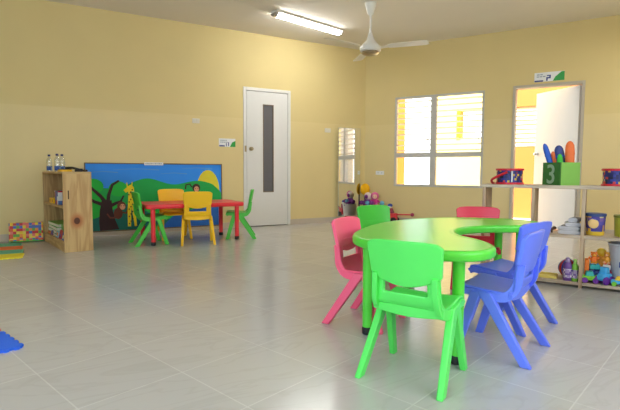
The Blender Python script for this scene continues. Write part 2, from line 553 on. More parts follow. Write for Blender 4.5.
# door_1: white flush door with a narrow vision panel
d1 = thing('door_1', None, None); struct(d1)
f = MB()
f.box(DL0-0.012, DL0+0.035, -0.012, T, 0, DLZ+0.012).box(DL1-0.035, DL1+0.012, -0.012, T, 0, DLZ+0.012).box(DL0+0.035, DL1-0.035, -0.012, T, DLZ-0.035, DLZ+0.012)
struct(f.build('door_frame', M['white'], d1, smooth=False, bevel=0.003))
G0, G1, GZ0, GZ1 = -1.915, -1.735, 0.525, 1.863
l = MB()
lx0, lx1 = DL0+0.042, DL1-0.04
l.box(lx0, G0, -0.004, 0.036, 0.012, DLZ-0.042).box(G1, lx1, -0.004, 0.036, 0.012, DLZ-0.042)
l.box(G0, G1, -0.004, 0.036, 0.012, GZ0).box(G0, G1, -0.004, 0.036, GZ1, DLZ-0.042)
leaf = l.build('door_leaf', M['white'], d1, smooth=False); struct(leaf)
b = MB()
e = 0.012
b.box(G0, G0+e, -0.007, 0.03, GZ0, GZ1).box(G1-e, G1, -0.007, 0.03, GZ0, GZ1).box(G0+e, G1-e, -0.007, 0.03, GZ0, GZ0+e).box(G0+e, G1-e, -0.007, 0.03, GZ1-e, GZ1)
struct(b.build('beading', M['beading'], leaf, smooth=False))
g = MB(); g.box(G0+e, G1-e, 0.010, 0.018, GZ0+e, GZ1-e)
struct(g.build('vision_glass', M['dark_glass'], leaf, smooth=False))
k = MB()
rx = Matrix.Rotation(pi/2, 4, 'X')
k.lathe([(0.030, 0.0), (0.030, 0.006), (0.012, 0.010), (0.012, 0.030), (0.024, 0.036), (0.028, 0.050), (0.022, 0.062), (0.006, 0.066)], c=(-2.115, -0.004, 1.185), mat=rx, n=20)
struct(k.build('knob', M['brass'], leaf))
p = MB(); p.box(DL0+0.004, DL0+0.032, -0.0145, -0.012, 1.14, 1.23)
struct(p.build('strike_plate', M['brass'], d1, smooth=False))
# the dim passage behind door_1 (closed by its back wall)
pw = MB(); pw.box(-2.6, -1.1, 0.16, 0.2, 0, 2.3)
struct(pw.build('wall_passage', M['white'], smooth=False))

# door_2: opening with its white leaf swung outwards
d2 = thing('door_2', None, None, (0, 0, 0), RZ); struct(d2)
f = MB()
jw = 0.030
f.box(DS0-0.006, DS0+jw, -0.012, T+0.004, 0, DSZ+0.006).box(DS1-jw, DS1+0.006, -0.012, T+0.004, 0, DSZ+0.006).box(DS0+jw, DS1-jw, -0.012, T+0.004, DSZ-jw, DSZ+0.006)
struct(f.build('door_frame', M['jamb'], d2, smooth=False, bevel=0.003))
leafA = radians(41.5)
l = MB(); l.box(-0.80, 0, -0.04, 0, 0.012, DSZ-jw-0.006)
leaf = l.build('door_leaf', M['white'], d2, smooth=False, bevel=0.002); struct(leaf)
leaf.location = (DS1-jw-0.004, 0.135, 0)
leaf.rotation_euler = (0, 0, -leafA)
h = MB()
h.lathe([(0.026, 0.0), (0.026, 0.006), (0.010, 0.010), (0.010, 0.03), (0.022, 0.036), (0.025, 0.048), (0.018, 0.06), (0.004, 0.063)], c=(-0.745, -0.04, 1.13), mat=rx, n=18)
struct(h.build('knob', M['steel'], leaf))

# ------------------------------------------------------------------ outside
g = MB(); g.prism([(p.x, p.y) for p in (RW(-30, -0.2), RW(40, -0.2), RW(40, -40), RW(-30, -40))], -0.14, -0.02, axis='z')
struct(g.build('ground', M['ext_ground'], smooth=False))
e = MB()   # outside wall with a window recess, its sunlit paleness put into the colour
s0, s1 = 0.52, 1.92
D = 2.2
e.box(s0, 0.985, D, D+0.25, -0.02, 3.4).box(0.985, s1, D, D+0.25, -0.02, 1.50).box(0.985, s1, D, D+0.25, 2.06, 3.4)
struct(e.build('exterior_wall_sunlit', M['ext_sunlit'], rotz=RZ, smooth=False))
e = MB()
e.box(0.985, 1.055, D-0.01, D+0.25, 1.49, 2.07)
struct(e.build('exterior_trim', M['ext_orange'], rotz=RZ, smooth=False))
e = MB()   # same outside wall opposite the door, shade put in as a deeper yellow
e.box(s1, 2.0, D, D+0.25, -0.02, 3.4).box(2.0, 2.95, D, D+0.25, -0.02, 1.32).box(2.0, 2.95, D, D+0.25, 2.07, 3.4).box(2.95, 7.0, D, D+0.25, -0.02, 3.4)
struct(e.build('exterior_wall_yellow', M['ext_yellow'], rotz=RZ, smooth=False))
e = MB()
for k in range(9):
    z = 1.335 + k*0.0825
    mt = Matrix.Translation((0, D+0.05, z+0.04)) @ Matrix.Rotation(radians(68), 4, 'X')
    e.box(2.0, 2.95, -0.043, 0.043, -0.004, 0.004, mt)
e.box(2.0, 2.95, D+0.1, D+0.12, 1.32, 2.07)
struct(e.build('exterior_louvre', M['ext_slat'], rotz=RZ, smooth=False))
e = MB(); e.box(-0.75, -0.17, D-0.2, D+0.2, -0.02, 3.4)
struct(e.build('exterior_pillar', M['ext_orange'], rotz=RZ, smooth=False))
#__OBJECTS__
# ------------------------------------------------------------------ wall fittings
# painted mural board
MX0, MX1, MZ0, MZ1 = -4.40, -2.575, 0.05, 0.952
mu = thing('painted_mural', 'wide painted mural board with green hills, brown tree, giraffe and yellow sun', 'mural', (0, 0, 0))
f = MB()
f.box(MX0, MX1, -0.022, -0.001, MZ0, MZ0+0.012).box(MX0, MX1, -0.022, -0.001, MZ1-0.012, MZ1)
f.box(MX0, MX0+0.012, -0.022, -0.001, MZ0+0.012, MZ1-0.012).box(MX1-0.012, MX1, -0.022, -0.001, MZ0+0.012, MZ1-0.012)
f.build('frame', simple('mural_frame', hexc(120, 96, 66), 0.6), mu, smooth=False)
pb = MB()
pc = {'sky': (44, 146, 255), 'skylight': (92, 156, 234), 'hill': (16, 172, 78), 'hill2': (26, 190, 66), 'teal': (10, 116, 108), 'trunk': (52, 24, 32), 'sun': (226, 214, 50),
      'monkey': (112, 56, 44), 'face': (232, 168, 130), 'giraffe': (255, 226, 30), 'spot': (96, 60, 20), 'water': (34, 108, 206), 'dark': (24, 60, 62), 'hair': (56, 30, 26)}
keys = list(pc)
pm = [simple('mural_'+k, hexc(*pc[k]), 0.65, var=0.05, scale=9) for k in keys]
pb.mi = 0
pb.box(MX0+0.012, MX1-0.012, -0.012, -0.002, MZ0+0.012, MZ1-0.012)
layer = [0]
def paint(poly, key):
    layer[0] += 1
    pb.mi = keys.index(key)
    y = -0.0122 - 0.00008*layer[0]
    ins = [(min(max(x, MX0+0.013), MX1-0.013), min(max(z, MZ0+0.013), MZ1-0.013)) for x, z in poly]
    vs = [pb.bm.verts.new((x, y, z)) for x, z in ins]
    fc = pb.bm.faces.new(vs); fc.material_index = pb.mi
def mpx(u, v):
    """mural drawing grid: 0..1 across, 0..1 up"""
    return (MX0 + (MX1-MX0)*u, MZ0 + (MZ1-MZ0)*v)
def stroke(pts, w0, w1, key):
    pts = [Vector(mpx(*p)) for p in pts]
    L, R_ = [], []
    for i, p in enumerate(pts):
        t = (pts[min(i+1, len(pts)-1)]-pts[max(i-1, 0)]).normalized()
        nrm = Vector((-t.y, t.x)); w = w0+(w1-w0)*i/(len(pts)-1)
        L.append(tuple(p+nrm*w/2)); R_.append(tuple(p-nrm*w/2))
    paint(L+list(reversed(R_)), key)
def ell(cu, cv, ru, rv, key, n=22, a0=0, a1=2*pi):
    c = mpx(cu, cv)
    paint([(c[0]+ru*cos(a0+(a1-a0)*i/n), c[1]+rv*sin(a0+(a1-a0)*i/n)) for i in range(n)], key)
for uu_, vv_, w in ((.12, .86, .10), (.35, .90, .16), (.62, .84, .10), (.80, .92, .12)):
    stroke([(uu_-w, vv_), (uu_, vv_+.015), (uu_+w, vv_)], 0.004, 0.012, 'skylight')
ell(.885, .57, .17, .30, 'sun')
def hills(f, key, lo=0.0):
    paint([mpx(0, lo)] + [mpx(1, lo)] + [mpx(1-i/40, f(1-i/40)) for i in range(41)], key)
hills(lambda u: .60 + .17*math.exp(-((u-.42)/.16)**2) + .05*math.exp(-((u-.02)/.14)**2) + .13*math.exp(-((u-.80)/.17)**2) - .10*max(0, u-.92)/.08, 'hill')
hills(lambda u: .40 + .18*math.exp(-((u-.06)/.10)**2), 'hill2')
hills(lambda u: .16 + .22*math.exp(-((u-.30)/.16)**2) + .03*sin(9*u), 'teal')
paint([mpx(.52, 0), mpx(1, 0), mpx(1, .30), mpx(.86, .34), mpx(.72, .26), mpx(.60, .18)], 'water')
ell(.05, .66, .13, .10, 'hill2'); ell(.22, .62, .12, .10, 'hill2')
stroke([(.155, 0), (.14, .15), (.135, .30), (.14, .46)], 0.24, 0.12, 'trunk')
stroke([(.14, .40), (.10, .52), (.05, .62), (-.0, .74)], 0.055, 0.022, 'trunk')
stroke([(.13, .38), (.06, .44), (.0, .52)], 0.05, 0.03, 'trunk')
stroke([(.145, .40), (.155, .54), (.18, .68), (.225, .74)], 0.05, 0.026, 'trunk')
stroke([(.15, .36), (.20, .41), (.235, .44), (.255, .52)], 0.05, 0.02, 'trunk')
ell(.215, .26, .055, .075, 'monkey'); ell(.238, .37, .055, .058, 'monkey')
stroke([(.235, .28), (.27, .26), (.285, .34)], .024, .016, 'monkey')
stroke([(.20, .20), (.16, .20), (.14, .26)], .024, .018, 'monkey')
ell(.245, .355, .034, .04, 'face'); ell(.235, .37, .006, .008, 'hair'); ell(.255, .37, .006, .008, 'hair')
stroke([(.290, .06), (.292, .3), (.300, .46), (.305, .66)], 0.040, 0.062, 'giraffe')
stroke([(.335, .06), (.322, .3), (.312, .5), (.308, .64)], 0.030, 0.07, 'giraffe')
stroke([(.318, .64), (.290, .62), (.262, .58)], 0.085, 0.045, 'giraffe')
stroke([(.282, .64), (.278, .71)], 0.014, 0.014, 'giraffe'); stroke([(.312, .66), (.316, .72)], 0.016, 0.012, 'giraffe')
for k in range(15):
    ell(.303+.012*((k % 3)-1), .10+.036*k, .009, .011, 'spot', 10)
stroke([(.705, .60), (.71, .67), (.74, .68), (.755, .63)], .02, .02, 'hair')
ell(.79, .62, .058, .058, 'hair'); ell(.792, .60, .036, .040, 'face'); ell(.783, .61, .005, .007, 'hair'); ell(.803, .61, .005, .007, 'hair')
stroke([(.79, .56), (.795, .48), (.79, .42)], .07, .09, 'monkey'); stroke([(.805, .53), (.84, .55)], .02, .02, 'face')
stroke([(.70, .30), (.76, .36), (.84, .30), (.91, .28)], .03, .012, 'skylight')
pb.build('painted_panel', pm, mu, smooth=False)
# caption strip stuck on the frame's top
cs = thing('caption_strip', 'narrow white paper caption strip on top edge of the mural', 'label')
s = MB(); s.box(-3.665, -3.415, -0.0245, -0.0225, 0.925, 0.965); s.build('strip', M['sign_white'], cs, smooth=False)
s = MB()
x = -3.65
rnd = random.Random(3)
while x < -3.44:
    w = rnd.uniform(0.008, 0.018); s.box(x, x+w, -0.0250, -0.0245, 0.938, 0.954); x += w + 0.006
s.build('lettering', M['sign_grey'], cs, smooth=False)

# light switch
sw = thing('light_switch', 'small cream light switch plate high on the wall left of the white door', 'light switch')
s = MB(); s.box(-3.0, -2.895, -0.010, 0, 1.525, 1.592); s.build('plate', M['plate'], sw, bevel=0.003)
s = MB(); s.box(-2.978, -2.952, -0.0145, -0.010, 1.541, 1.577); s.build('rocker', M['plate'], sw, bevel=0.002)
s = MB(); s.box(-2.942, -2.916, -0.0145, -0.010, 1.541, 1.577); s.build('rocker', M['plate'], sw, bevel=0.002)
sw = thing('light_switch', 'small cream switch plate above and left of the tall mirror', 'light switch')
s = MB(); s.box(-0.81, -0.70, -0.010, 0, 1.487, 1.557); s.build('plate', M['plate'], sw, bevel=0.003)
s = MB(); s.box(-0.785, -0.725, -0.014, -0.010, 1.502, 1.542); s.build('rocker', M['plate'], sw, bevel=0.002)
so = thing('wall_socket', 'small white socket plate low on the wall below the louvred window', 'socket', (0, 0, 0), RZ)
s = MB(); s.box(0.215, 0.365, -0.010, 0, 0.795, 0.86); s.build('plate', M['sign_white'], so, bevel=0.003)
for a in (0.25, 0.315):
    s = MB(); s.box(a, a+0.02, -0.0106, -0.0095, 0.822, 0.832); s.build('slot', M['sign_grey'], so, smooth=False)

def sign(name, label, a, b, z0, z1, loc=(0, 0, 0), rz=0.0, wide=False):
    sg = thing(name, label, 'sign', loc, rz)
    s = MB(); s.box(a, b, -0.006, 0, z0, z1); s.build('panel', M['sign_white'], sg, smooth=False)
    w, h = b-a, z1-z0
    g = MB()
    if wide: g.prism([(a+w*.62, z0), (b, z0), (b, z1-h*.04), (b-w*.10, z1-h*.04), (a+w*.70, z0+h*.45)], -0.0072, -0.006)
    else: g.prism([(a+w*.66, z0), (b, z0), (b, z1-h*.25), (a+w*.80, z0+h*.55)], -0.0072, -0.006)
    g.build('green_corner', M['sign_green'], sg, smooth=False)
    g = MB()
    if wide:
        g.box(a+.004, a+w*.30, -0.0072, -0.006, z0, z0+h*.16)
        x = a+w*.40
        g.box(x, x+w*.05, -0.0072, -0.006, z0+h*.06, z0+h*.45).box(x+w*.05, x+w*.15, -0.0072, -0.006, z0+h*.30, z0+h*.45)
        g.box(x+w*.10, x+w*.15, -0.0072, -0.006, z0+h*.45, z0+h*.68).box(x+w*.02, x+w*.10, -0.0072, -0.006, z0+h*.56, z0+h*.68)
    else:
        g.box(a+.004, a+w*.34, -0.0072, -0.006, z0+h*.02, z0+h*.18)
        g.box(a+w*.42, a+w*.47, -0.0072, -0.006, z0+h*.05, z0+h*.42).box(a+w*.55, a+w*.60, -0.0072, -0.006, z0+h*.08, z0+h*.55)
    g.build('emblem', M['sign_blue'], sg, smooth=False)
    g = MB()
    rnd = random.Random(5)
    for r_ in range(2):
        x = a+w*.08
        while x < a+w*(.30 if wide else .46):
            q = rnd.uniform(.012, .03)*w/.3
            g.box(x, x+q, -0.0072, -0.006, z0+h*(.5+.22*r_), z0+h*(.6+.22*r_)); x += q+.008
    g.build('lettering', M['sign_grey'], sg, smooth=False)
sign('wall_sign', 'white wall sign with green corner beside the closed white door', -2.612, -2.36, 1.205, 1.325)
sign('wall_sign', 'wide white sign with green corner above the open doorway', 2.635, 3.015, 2.125, 2.252, (0, 0, 0), RZ, True)

# tall mirror on the left wall near the corner (its left edge stands off the wall a little)
mi = thing('wall_mirror', 'tall narrow frameless mirror on the yellow wall near the corner', 'mirror', (-0.105, -0.012, 0), radians(6.3))
s = MB(); s.box(-0.478, 0.0, -0.004, 0.004, 0.10, 1.575); s.build('backing', M['mirror_edge'], mi, smooth=False)
s = MB(); s.box(-0.474, -0.004, -0.006, -0.004, 0.104, 1.571); s.build('silvered_glass', M['mirror'], mi, smooth=False)

# ------------------------------------------------------------------ ceiling lamp and fan
dx, dy = (-1.03+2.205), (-0.77+1.06)
LL = 1.24; LA = atan2(dy, dx)
fl_ = thing('fluorescent_lamp', 'long white fluorescent ceiling lamp, lit', 'ceiling lamp', (-1.62, -0.915, CEIL), LA)
s = MB(); s.box(-LL/2, LL/2, -0.065, 0.065, -0.03, -0.0005); s.build('housing', M['fan_white'], fl_, smooth=False, bevel=0.004)
s = MB()
prof = [(0.058*cos(pi*i/10), -0.03-0.042*sin(pi*i/10)) for i in range(11)]
s.rings([[Vector((x, a, b)) for a, b in prof] for x in (-LL/2+0.035, LL/2-0.035)])
s.build('diffuser', M['lamp_on'], fl_)
for sx in (-1, 1):
    s = MB()
    prof2 = [(0.062*cos(pi*i/10), -0.029-0.047*sin(pi*i/10)) for i in range(11)]
    s.rings([[Vector((x, a, b)) for a, b in prof2] for x in (sx*(LL/2-0.034), sx*(LL/2+0.004))])
    s.build('end_cap', M['steel'], fl_)

FX, FY = -1.313, -1.901
fan = thing('ceiling_fan', 'white three-bladed ceiling fan hanging on a short rod', 'ceiling fan', (FX, FY, CEIL), 0)
s = MB(); s.lathe([(0.070, -0.0005), (0.072, -0.02), (0.060, -0.06), (0.036, -0.13), (0.022, -0.15)], n=24); s.build('canopy', M['fan_white'], fan)
s = MB(); s.lathe([(0.013, -0.14), (0.013, -0.40)], n=14); s.build('down_rod', M['fan_white'], fan)
s = MB(); s.lathe([(0.016, -0.35), (0.022, -0.37), (0.050, -0.44), (0.096, -0.50), (0.124, -0.525), (0.130, -0.55), (0.126, -0.575), (0.112, -0.585)], n=30); s.build('motor_housing', M['fan_white'], fan)
s = MB(); s.lathe([(0.104, -0.585), (0.110, -0.60), (0.085, -0.618), (0.03, -0.628)], n=30); s.build('bottom_plate', M['brass'], fan)
for k, a in enumerate((radians(-52), radians(68), radians(188))):
    s = MB()
    tilt = Matrix.Rotation(a, 4, 'Z') @ Matrix.Translation((0, 0, -0.535)) @ Matrix.Rotation(radians(-9), 4, 'X')
    poly = [(0.22, -0.045), (0.30, -0.058), (0.66, -0.068), (0.70, -0.05), (0.70, 0.05), (0.66, 0.068), (0.30, 0.058), (0.22, 0.045)]
    s.prism(poly, -0.003, 0.003, tilt, axis='z')
    bl = s.build('blade', M['fan_white'], fan, bevel=0.002)
    s = MB(); s.box(0.10, 0.28, -0.016, 0.016, -0.0075, -0.0032, tilt); s.build('blade_arm', M['fan_white'], bl, smooth=False)

# ------------------------------------------------------------------ chairs
def sweep(bm, path, w, h, x):
    """rectangular rail along a (y,z) path at height-normal thickness h"""
    rings = []
    for i, (y, z) in enumerate(path):
        a = path[max(i-1, 0)]; b = path[min(i+1, len(path)-1)]
        t = Vector((b[0]-a[0], b[1]-a[1])).normalized(); nrm = Vector((-t.y, t.x))
        hh = h[i] if isinstance(h, (list, tuple)) else h
        p0 = Vector((y, z)) + nrm*hh/2; p1 = Vector((y, z)) - nrm*hh/2
        xx = x[i] if isinstance(x, (list, tuple)) else x
        rings.append([Vector((xx-w/2, p0.x, p0.y)), Vector((xx+w/2, p0.x, p0.y)), Vector((xx+w/2, p1.x, p1.y)), Vector((xx-w/2, p1.x, p1.y))])
    bm.rings(rings)

def catmull(pts, n=6, closed=False):
    out = []
    N = len(pts)
    rng = range(N) if closed else range(N-1)
    for i in rng:
        p0 = pts[(i-1) % N] if closed or i > 0 else pts[i]
        p1 = pts[i]; p2 = pts[(i+1) % N]
        p3 = pts[(i+2) % N] if closed or i+2 < N else pts[(i+1) % N]
        for k in range(n):
            t = k/n
            out.append(tuple(0.5*((2*b) + (-a+c)*t + (2*a-5*b+4*c-d)*t*t + (-a+3*b-3*c+d)*t**3) for a, b, c, d in zip(p0, p1, p2, p3)))
    if not closed: out.append(tuple(pts[-1]))
    return out

def make_chair(label, mat, loc, rotz, group):
    t = thing('plastic_chair', label, 'chair', loc, rotz, group)
    # seat shell: front lip, dished seat, rising into the lower back with a hand slot
    prof = catmull([(0.172, 0.288), (0.166, 0.306), (0.14, 0.313), (0.06, 0.306), (-0.02, 0.301), (-0.072, 0.306), (-0.100, 0.330), (-0.110, 0.372), (-0.115, 0.42), (-0.126, 0.47)], 4)
    NP = len(prof)-1
    wid = [0.150, 0.150, 0.150, 0.150, 0.150, 0.148, 0.146, 0.144, 0.142, 0.142]
    def shell(u, v):
        k = v*NP; i = min(int(k), NP-1); fr = k-i
        y = prof[i][0]*(1-fr)+prof[i+1][0]*fr; z = prof[i][1]*(1-fr)+prof[i+1][1]*fr
        q = v*(len(wid)-1); j = min(int(q), len(wid)-2); w = wid[j]*(1-(q-j))+wid[j+1]*(q-j)
        s = 2*u-1
        if v > .6: y += 0.012*s*s*min(1, (v-.6)/.2)
        elif v > .1: z += 0.006*s*s
        return (s*w, y, z)
    def slot(u, v):
        z = shell(u, v)[2]
        s = 2*u-1
        return v > .6 and abs(s) < 0.64 and 0.3665 < z < 0.425
    sb = MB(); sb.grid(shell, 28, 60, slot)
    sb.build('seat', mat, t, solid=0.012, offset=0, bevel=0.0)
    # upper backrest: thick plate, curved, with a drooping lower edge
    def plate(off):
        def f(u, v):
            s = 2*u-1
            zb = 0.398 + 0.046*s*s; zt = 0.588 - 0.012*s**4 - 0.010*max(0, abs(s)-.88)/.12
            z = zb + (zt-zb)*v
            hw = 0.159 - 0.010*(1-v)
            y = -0.121 + 0.020*s*s - 0.20*(z-0.41)
            return (s*hw, y+off, z)
        return f
    bb = MB()
    nu, nv = 16, 8
    fa, fb2 = plate(0.011), plate(-0.011)
    A = [[bb.bm.verts.new(fa(i/nu, j/nv)) for i in range(nu+1)] for j in range(nv+1)]
    B = [[bb.bm.verts.new(fb2(i/nu, j/nv)) for i in range(nu+1)] for j in range(nv+1)]
    for j in range(nv):
        for i in range(nu):
            bb.bm.faces.new((A[j][i], A[j][i+1], A[j+1][i+1], A[j+1][i]))
            bb.bm.faces.new((B[j][i], B[j+1][i], B[j+1][i+1], B[j][i+1]))
    for i in range(nu):
        bb.bm.faces.new((A[0][i], B[0][i], B[0][i+1], A[0][i+1])); bb.bm.faces.new((A[nv][i], A[nv][i+1], B[nv][i+1], B[nv][i]))
    for j in range(nv):
        bb.bm.faces.new((A[j][0], A[j+1][0], B[j+1][0], B[j][0])); bb.bm.faces.new((A[j][nu], B[j][nu], B[j+1][nu], A[j+1][nu]))
    bb.build('backrest', mat, t, bevel=0.005, seg=2)
    # two side rails: down from the back, along the seat to the front
    path = catmull([(-0.120, 0.446), (-0.112, 0.395), (-0.100, 0.335), (-0.060, 0.292), (0.0, 0.285), (0.08, 0.292), (0.150, 0.296), (0.170, 0.284)], 5)
    n = len(path)
    hh = [0.030+0.014*sin(pi*min(1, i/(n*0.75))) for i in range(n)]
    for sx in (-1, 1):
        xs = [sx*(0.126+0.022*min(1, i/(n*.55))**1.7) for i in range(n)]
        rb = MB(); sweep(rb, path, 0.022, hh, xs)
        rb.build('side_rail', mat, t, bevel=0.004)
    # cross belt under the seat's rear
    cbm = MB(); cbm.prism([(-0.150+0.300*i/12, 0.282-0.014*sin(pi*i/12)) for i in range(13)] + [(0.150-0.300*i/12, 0.312) for i in range(13)], -0.092, -0.070)
    cbm.build('cross_bar', mat, t, bevel=0.004)
    for sx in (-1, 1):
        l = MB(); l.beam((sx*0.149, 0.035, 0.305), (0.032, 0.062), (sx*0.174, -0.165, 0.0), (0.027, 0.046)); l.build('leg', mat, t, bevel=0.005)
        l = MB(); l.beam((sx*0.149, 0.070, 0.302), (0.030, 0.052), (sx*0.165, 0.160, 0.0), (0.026, 0.040)); l.build('leg', mat, t, bevel=0.005)
    return t

g1 = 'chairs around the green table'
g2 = 'chairs around the red table'
M['green2'] = M['green']
c0 = make_chair('bright green plastic chair in front of the green table, its back to the camera', M['green'], (-3.510, -5.211, 0), heading(.894, .447), g1)
def chair(mat, label, x, y, fx, fy, grp, sc=1.0):
    r = dup(c0, (x, y, 0), heading(fx, fy), label, grp, {M['green'].name: mat})
    r.scale = (sc, sc, sc)
    return r
chair(M['pink'], 'bright pink plastic chair at the left end of the green table', -3.266, -4.53, .47, -.88, g1)
chair(M['dgreen'], 'green plastic chair half hidden behind the green table, beside the pink chair', -2.585, -3.82, 0, -1, g1)
chair(M['red_pink'], 'crimson plastic chair behind the green table, facing the camera', -2.055, -4.265, -.75, -.66, g1)
chair(M['blue'], 'blue plastic chair pulled up to the notch of the green table, nearest the camera', -2.944, -5.196, -.365, .931, g1)
chair(M['blue'], 'blue plastic chair right behind the other blue chair, nearer the low divider shelf', -2.55, -4.947, -.137, .99, g1)
chair(M['dgreen'], 'green plastic chair at the left end of the red table, beside the giraffe', -3.805, -0.985, 1, .05, g2, 1.04)
chair(M['dgreen'], 'green plastic chair at the right end of the red table, by the white door', -2.655, -0.97, -.93, .36, g2, 1.05)
chair(M['yellow'], 'yellow plastic chair in front of the red table, its back to the camera', -3.295, -1.225, .22, .975, g2, 1.05)
chair(M['yellow'], 'yellow plastic chair behind the red table, against the mural', -3.435, -0.665, 0, -1, g2, 1.05)

# ------------------------------------------------------------------ tables
def table_leg(parent, x, y, top, mat, r=0.023):
    l = MB(); l.lathe([(r*0.92, 0.038), (r, top)], c=(x, y, 0), n=20)
    lg = l.build('leg', mat, parent)
    f = MB(); f.lathe([(r*0.80, 0.0), (r*0.98, 0.004), (r*1.02, 0.030), (r*0.9, 0.042)], c=(x, y, 0), n=20)
    f.build('foot', M['black'], lg)

def tabletop(outline, z0, z1, rnd_, lip):
    b = MB()
    N = len(outline)
    P = [Vector(p) for p in outline]
    area = sum(P[i].x*P[(i+1) % N].y - P[(i+1) % N].x*P[i].y for i in range(N))
    sg = 1 if area > 0 else -1
    nrm = []
    for i in range(N):
        t = (P[(i+1) % N]-P[i-1]).normalized()
        nrm.append(Vector((t.y, -t.x))*sg)
    def ring(inset, z): return [Vector((P[i].x-nrm[i].x*inset, P[i].y-nrm[i].y*inset, z)) for i in range(N)]
    rs = [ring(0.014, z0), ring(0.004, z0+0.004), ring(0, z0+0.010)]
    for k in range(5):
        a = pi/2*k/4
        rs.append(ring(rnd_*(1-cos(a)), z1-rnd_+rnd_*sin(a)))
    rs += [ring(rnd_+0.012, z1), ring(rnd_+0.018, z1-lip), ring(rnd_+0.024, z1-lip)]
    b.rings(rs, True, True)
    return b

out = [(-3.107, -5.285), (-3.205, -5.325), (-3.31, -5.312), (-3.405, -5.225), (-3.462, -5.06), (-3.488, -4.88), (-3.470, -4.70), (-3.325, -4.505), (-3.017, -4.28),
       (-2.73, -4.16), (-2.47, -4.13), (-2.258, -4.186), (-2.07, -4.32), (-1.955, -4.47), (-1.93, -4.60), (-1.95, -4.70), (-2.02, -4.785), (-2.11, -4.82), (-2.22, -4.80), (-2.32, -4.752),
       (-2.42, -4.705), (-2.52, -4.677), (-2.616, -4.676), (-2.72, -4.705), (-2.80, -4.76), (-2.89, -4.85), (-2.94, -4.95), (-2.966, -5.06), (-3.005, -5.155), (-3.055, -5.23)]
oc = catmull(out, 4, True)
tx, ty = -2.75, -4.65
tb = thing('horseshoe_table', 'green horseshoe-shaped plastic table with black-footed legs', 'table', (tx, ty, 0))
b = tabletop([(x-tx, y-ty) for x, y in oc], 0.474, 0.522, 0.016, 0.002)
b.build('tabletop', M['tgreen'], tb)
for x, y in ((-3.275, -5.228), (-3.395, -4.72), (-2.205, -4.74), (-2.74, -4.27), (-2.05, -4.45)):
    table_leg(tb, x-tx, y-ty, 0.476, M['tgreen'], 0.027)

rt = thing('rectangular_table', 'low red rectangular plastic table with black-footed legs', 'table', (-3.285, -0.915, 0))
hw, hd, rc = 0.585, 0.315, 0.045
ro = []
for cx, cy, a0 in ((hw-rc, hd-rc, 0), (-hw+rc, hd-rc, pi/2), (-hw+rc, -hd+rc, pi), (hw-rc, -hd+rc, 1.5*pi)):
    for k in range(6):
        a = a0+pi/2*k/5; ro.append((cx+rc*cos(a), cy+rc*sin(a)))
b = tabletop(ro, 0.420, 0.470, 0.016, 0.002)
b.build('tabletop', M['red'], rt)
for x, y in ((-0.502, -0.246), (0.521, -0.204), (0.465, 0.244), (-0.529, 0.254)):
    table_leg(rt, x, y, 0.422, M['red'], 0.027)

# ------------------------------------------------------------------ wooden bookcase by the left wall
BKR = atan2(0.0, 1) + radians(9.5)
bk = thing('wooden_bookcase', 'low pine bookcase with a knotty end panel by the left wall', 'bookcase', (-4.689, -1.235, 0), BKR)
# local x = depth (0 open front on the left .. 0.272), local y = length (0 .. 1.09)
BD, BL, BH, bt = 0.278, 1.08, 0.838, 0.024
s = MB(); s.box(0, BD, 0, bt, 0, BH-bt); ep = s.build('end_panel', M['pine_knot'], bk, smooth=False, bevel=0.002)
# texture frame for the knot: centre it on the board
s = MB(); s.box(0, BD, BL-bt, BL, 0, BH-bt); s.build('end_panel', M['pine_v'], bk, smooth=False, bevel=0.002)
s = MB(); s.box(0, BD, 0, BL, BH-bt, BH); s.build('top_board', M['pine'], bk, smooth=False, bevel=0.002)
s = MB(); s.box(0.004, BD-0.018, bt, BL-bt, 0.455, 0.478); s.build('shelf', M['pine'], bk, smooth=False, bevel=0.002)
s = MB(); s.box(0.02, BD-0.018, bt, BL-bt, 0.075, 0.098); s.build('shelf', M['pine'], bk, smooth=False, bevel=0.002)
s = MB(); s.box(0.002, 0.022, bt, BL-bt, 0.0, 0.105); s.build('kick_board', M['pine'], bk, smooth=False, bevel=0.002)
s = MB(); s.box(BD-0.016, BD-0.002, bt, BL-bt, 0.0, BH-bt); s.build('back_panel', M['pine_dark'], bk, smooth=False)
s = MB(); s.box(0.045, 0.056, -0.0015, 0.001, 0.555, 0.645); s.build('crack', simple('dark_crack', hexc(72, 50, 34), 0.8), bk, smooth=False)

BKM = Matrix.Translation((-4.689, -1.235, 0)) @ Matrix.Rotation(BKR, 4, 'Z')
def onbk(x, y, z): return tuple(BKM @ Vector((x, y, z)))

# water bottles
m_bottle = glass_mat('bottle_plastic', (0.93, 0.96, 0.98), 0.22, 0.15)
m_cap = simple('bottle_cap', hexc(28, 36, 92), 0.4)
m_lab = patch_mat('bottle_label', [hexc(40, 80, 160), hexc(86, 122, 176), hexc(30, 60, 130), hexc(120, 146, 186)], 55)
def bottle(x, y, label):
    o = thing('water_bottle', label, 'bottle', onbk(x, y, BH), 0, 'water bottles on the bookcase')
    s = MB(); s.lathe([(0.026, 0.0), (0.030, 0.004), (0.030, 0.055), (0.0285, 0.06), (0.0285, 0.10), (0.030, 0.105), (0.029, 0.13), (0.022, 0.152), (0.013, 0.166), (0.0125, 0.178)], n=20); s.build('body', m_bottle, o)
    s = MB(); s.lathe([(0.0150, 0.176), (0.0150, 0.196), (0.012, 0.199)], n=18); s.build('cap', m_cap, o)
    s = MB(); s.lathe([(0.0306, 0.012), (0.0306, 0.062)], n=20, cap0=False, cap1=False); s.build('label', m_lab, o)
bottle(0.05, 0.92, 'clear water bottle on the bookcase top, standing alone on the left')
bottle(0.06, 0.53, 'clear water bottle on the bookcase top, front one of the close pair')
bottle(0.135, 0.66, 'clear water bottle on the bookcase top, back one of the close pair')

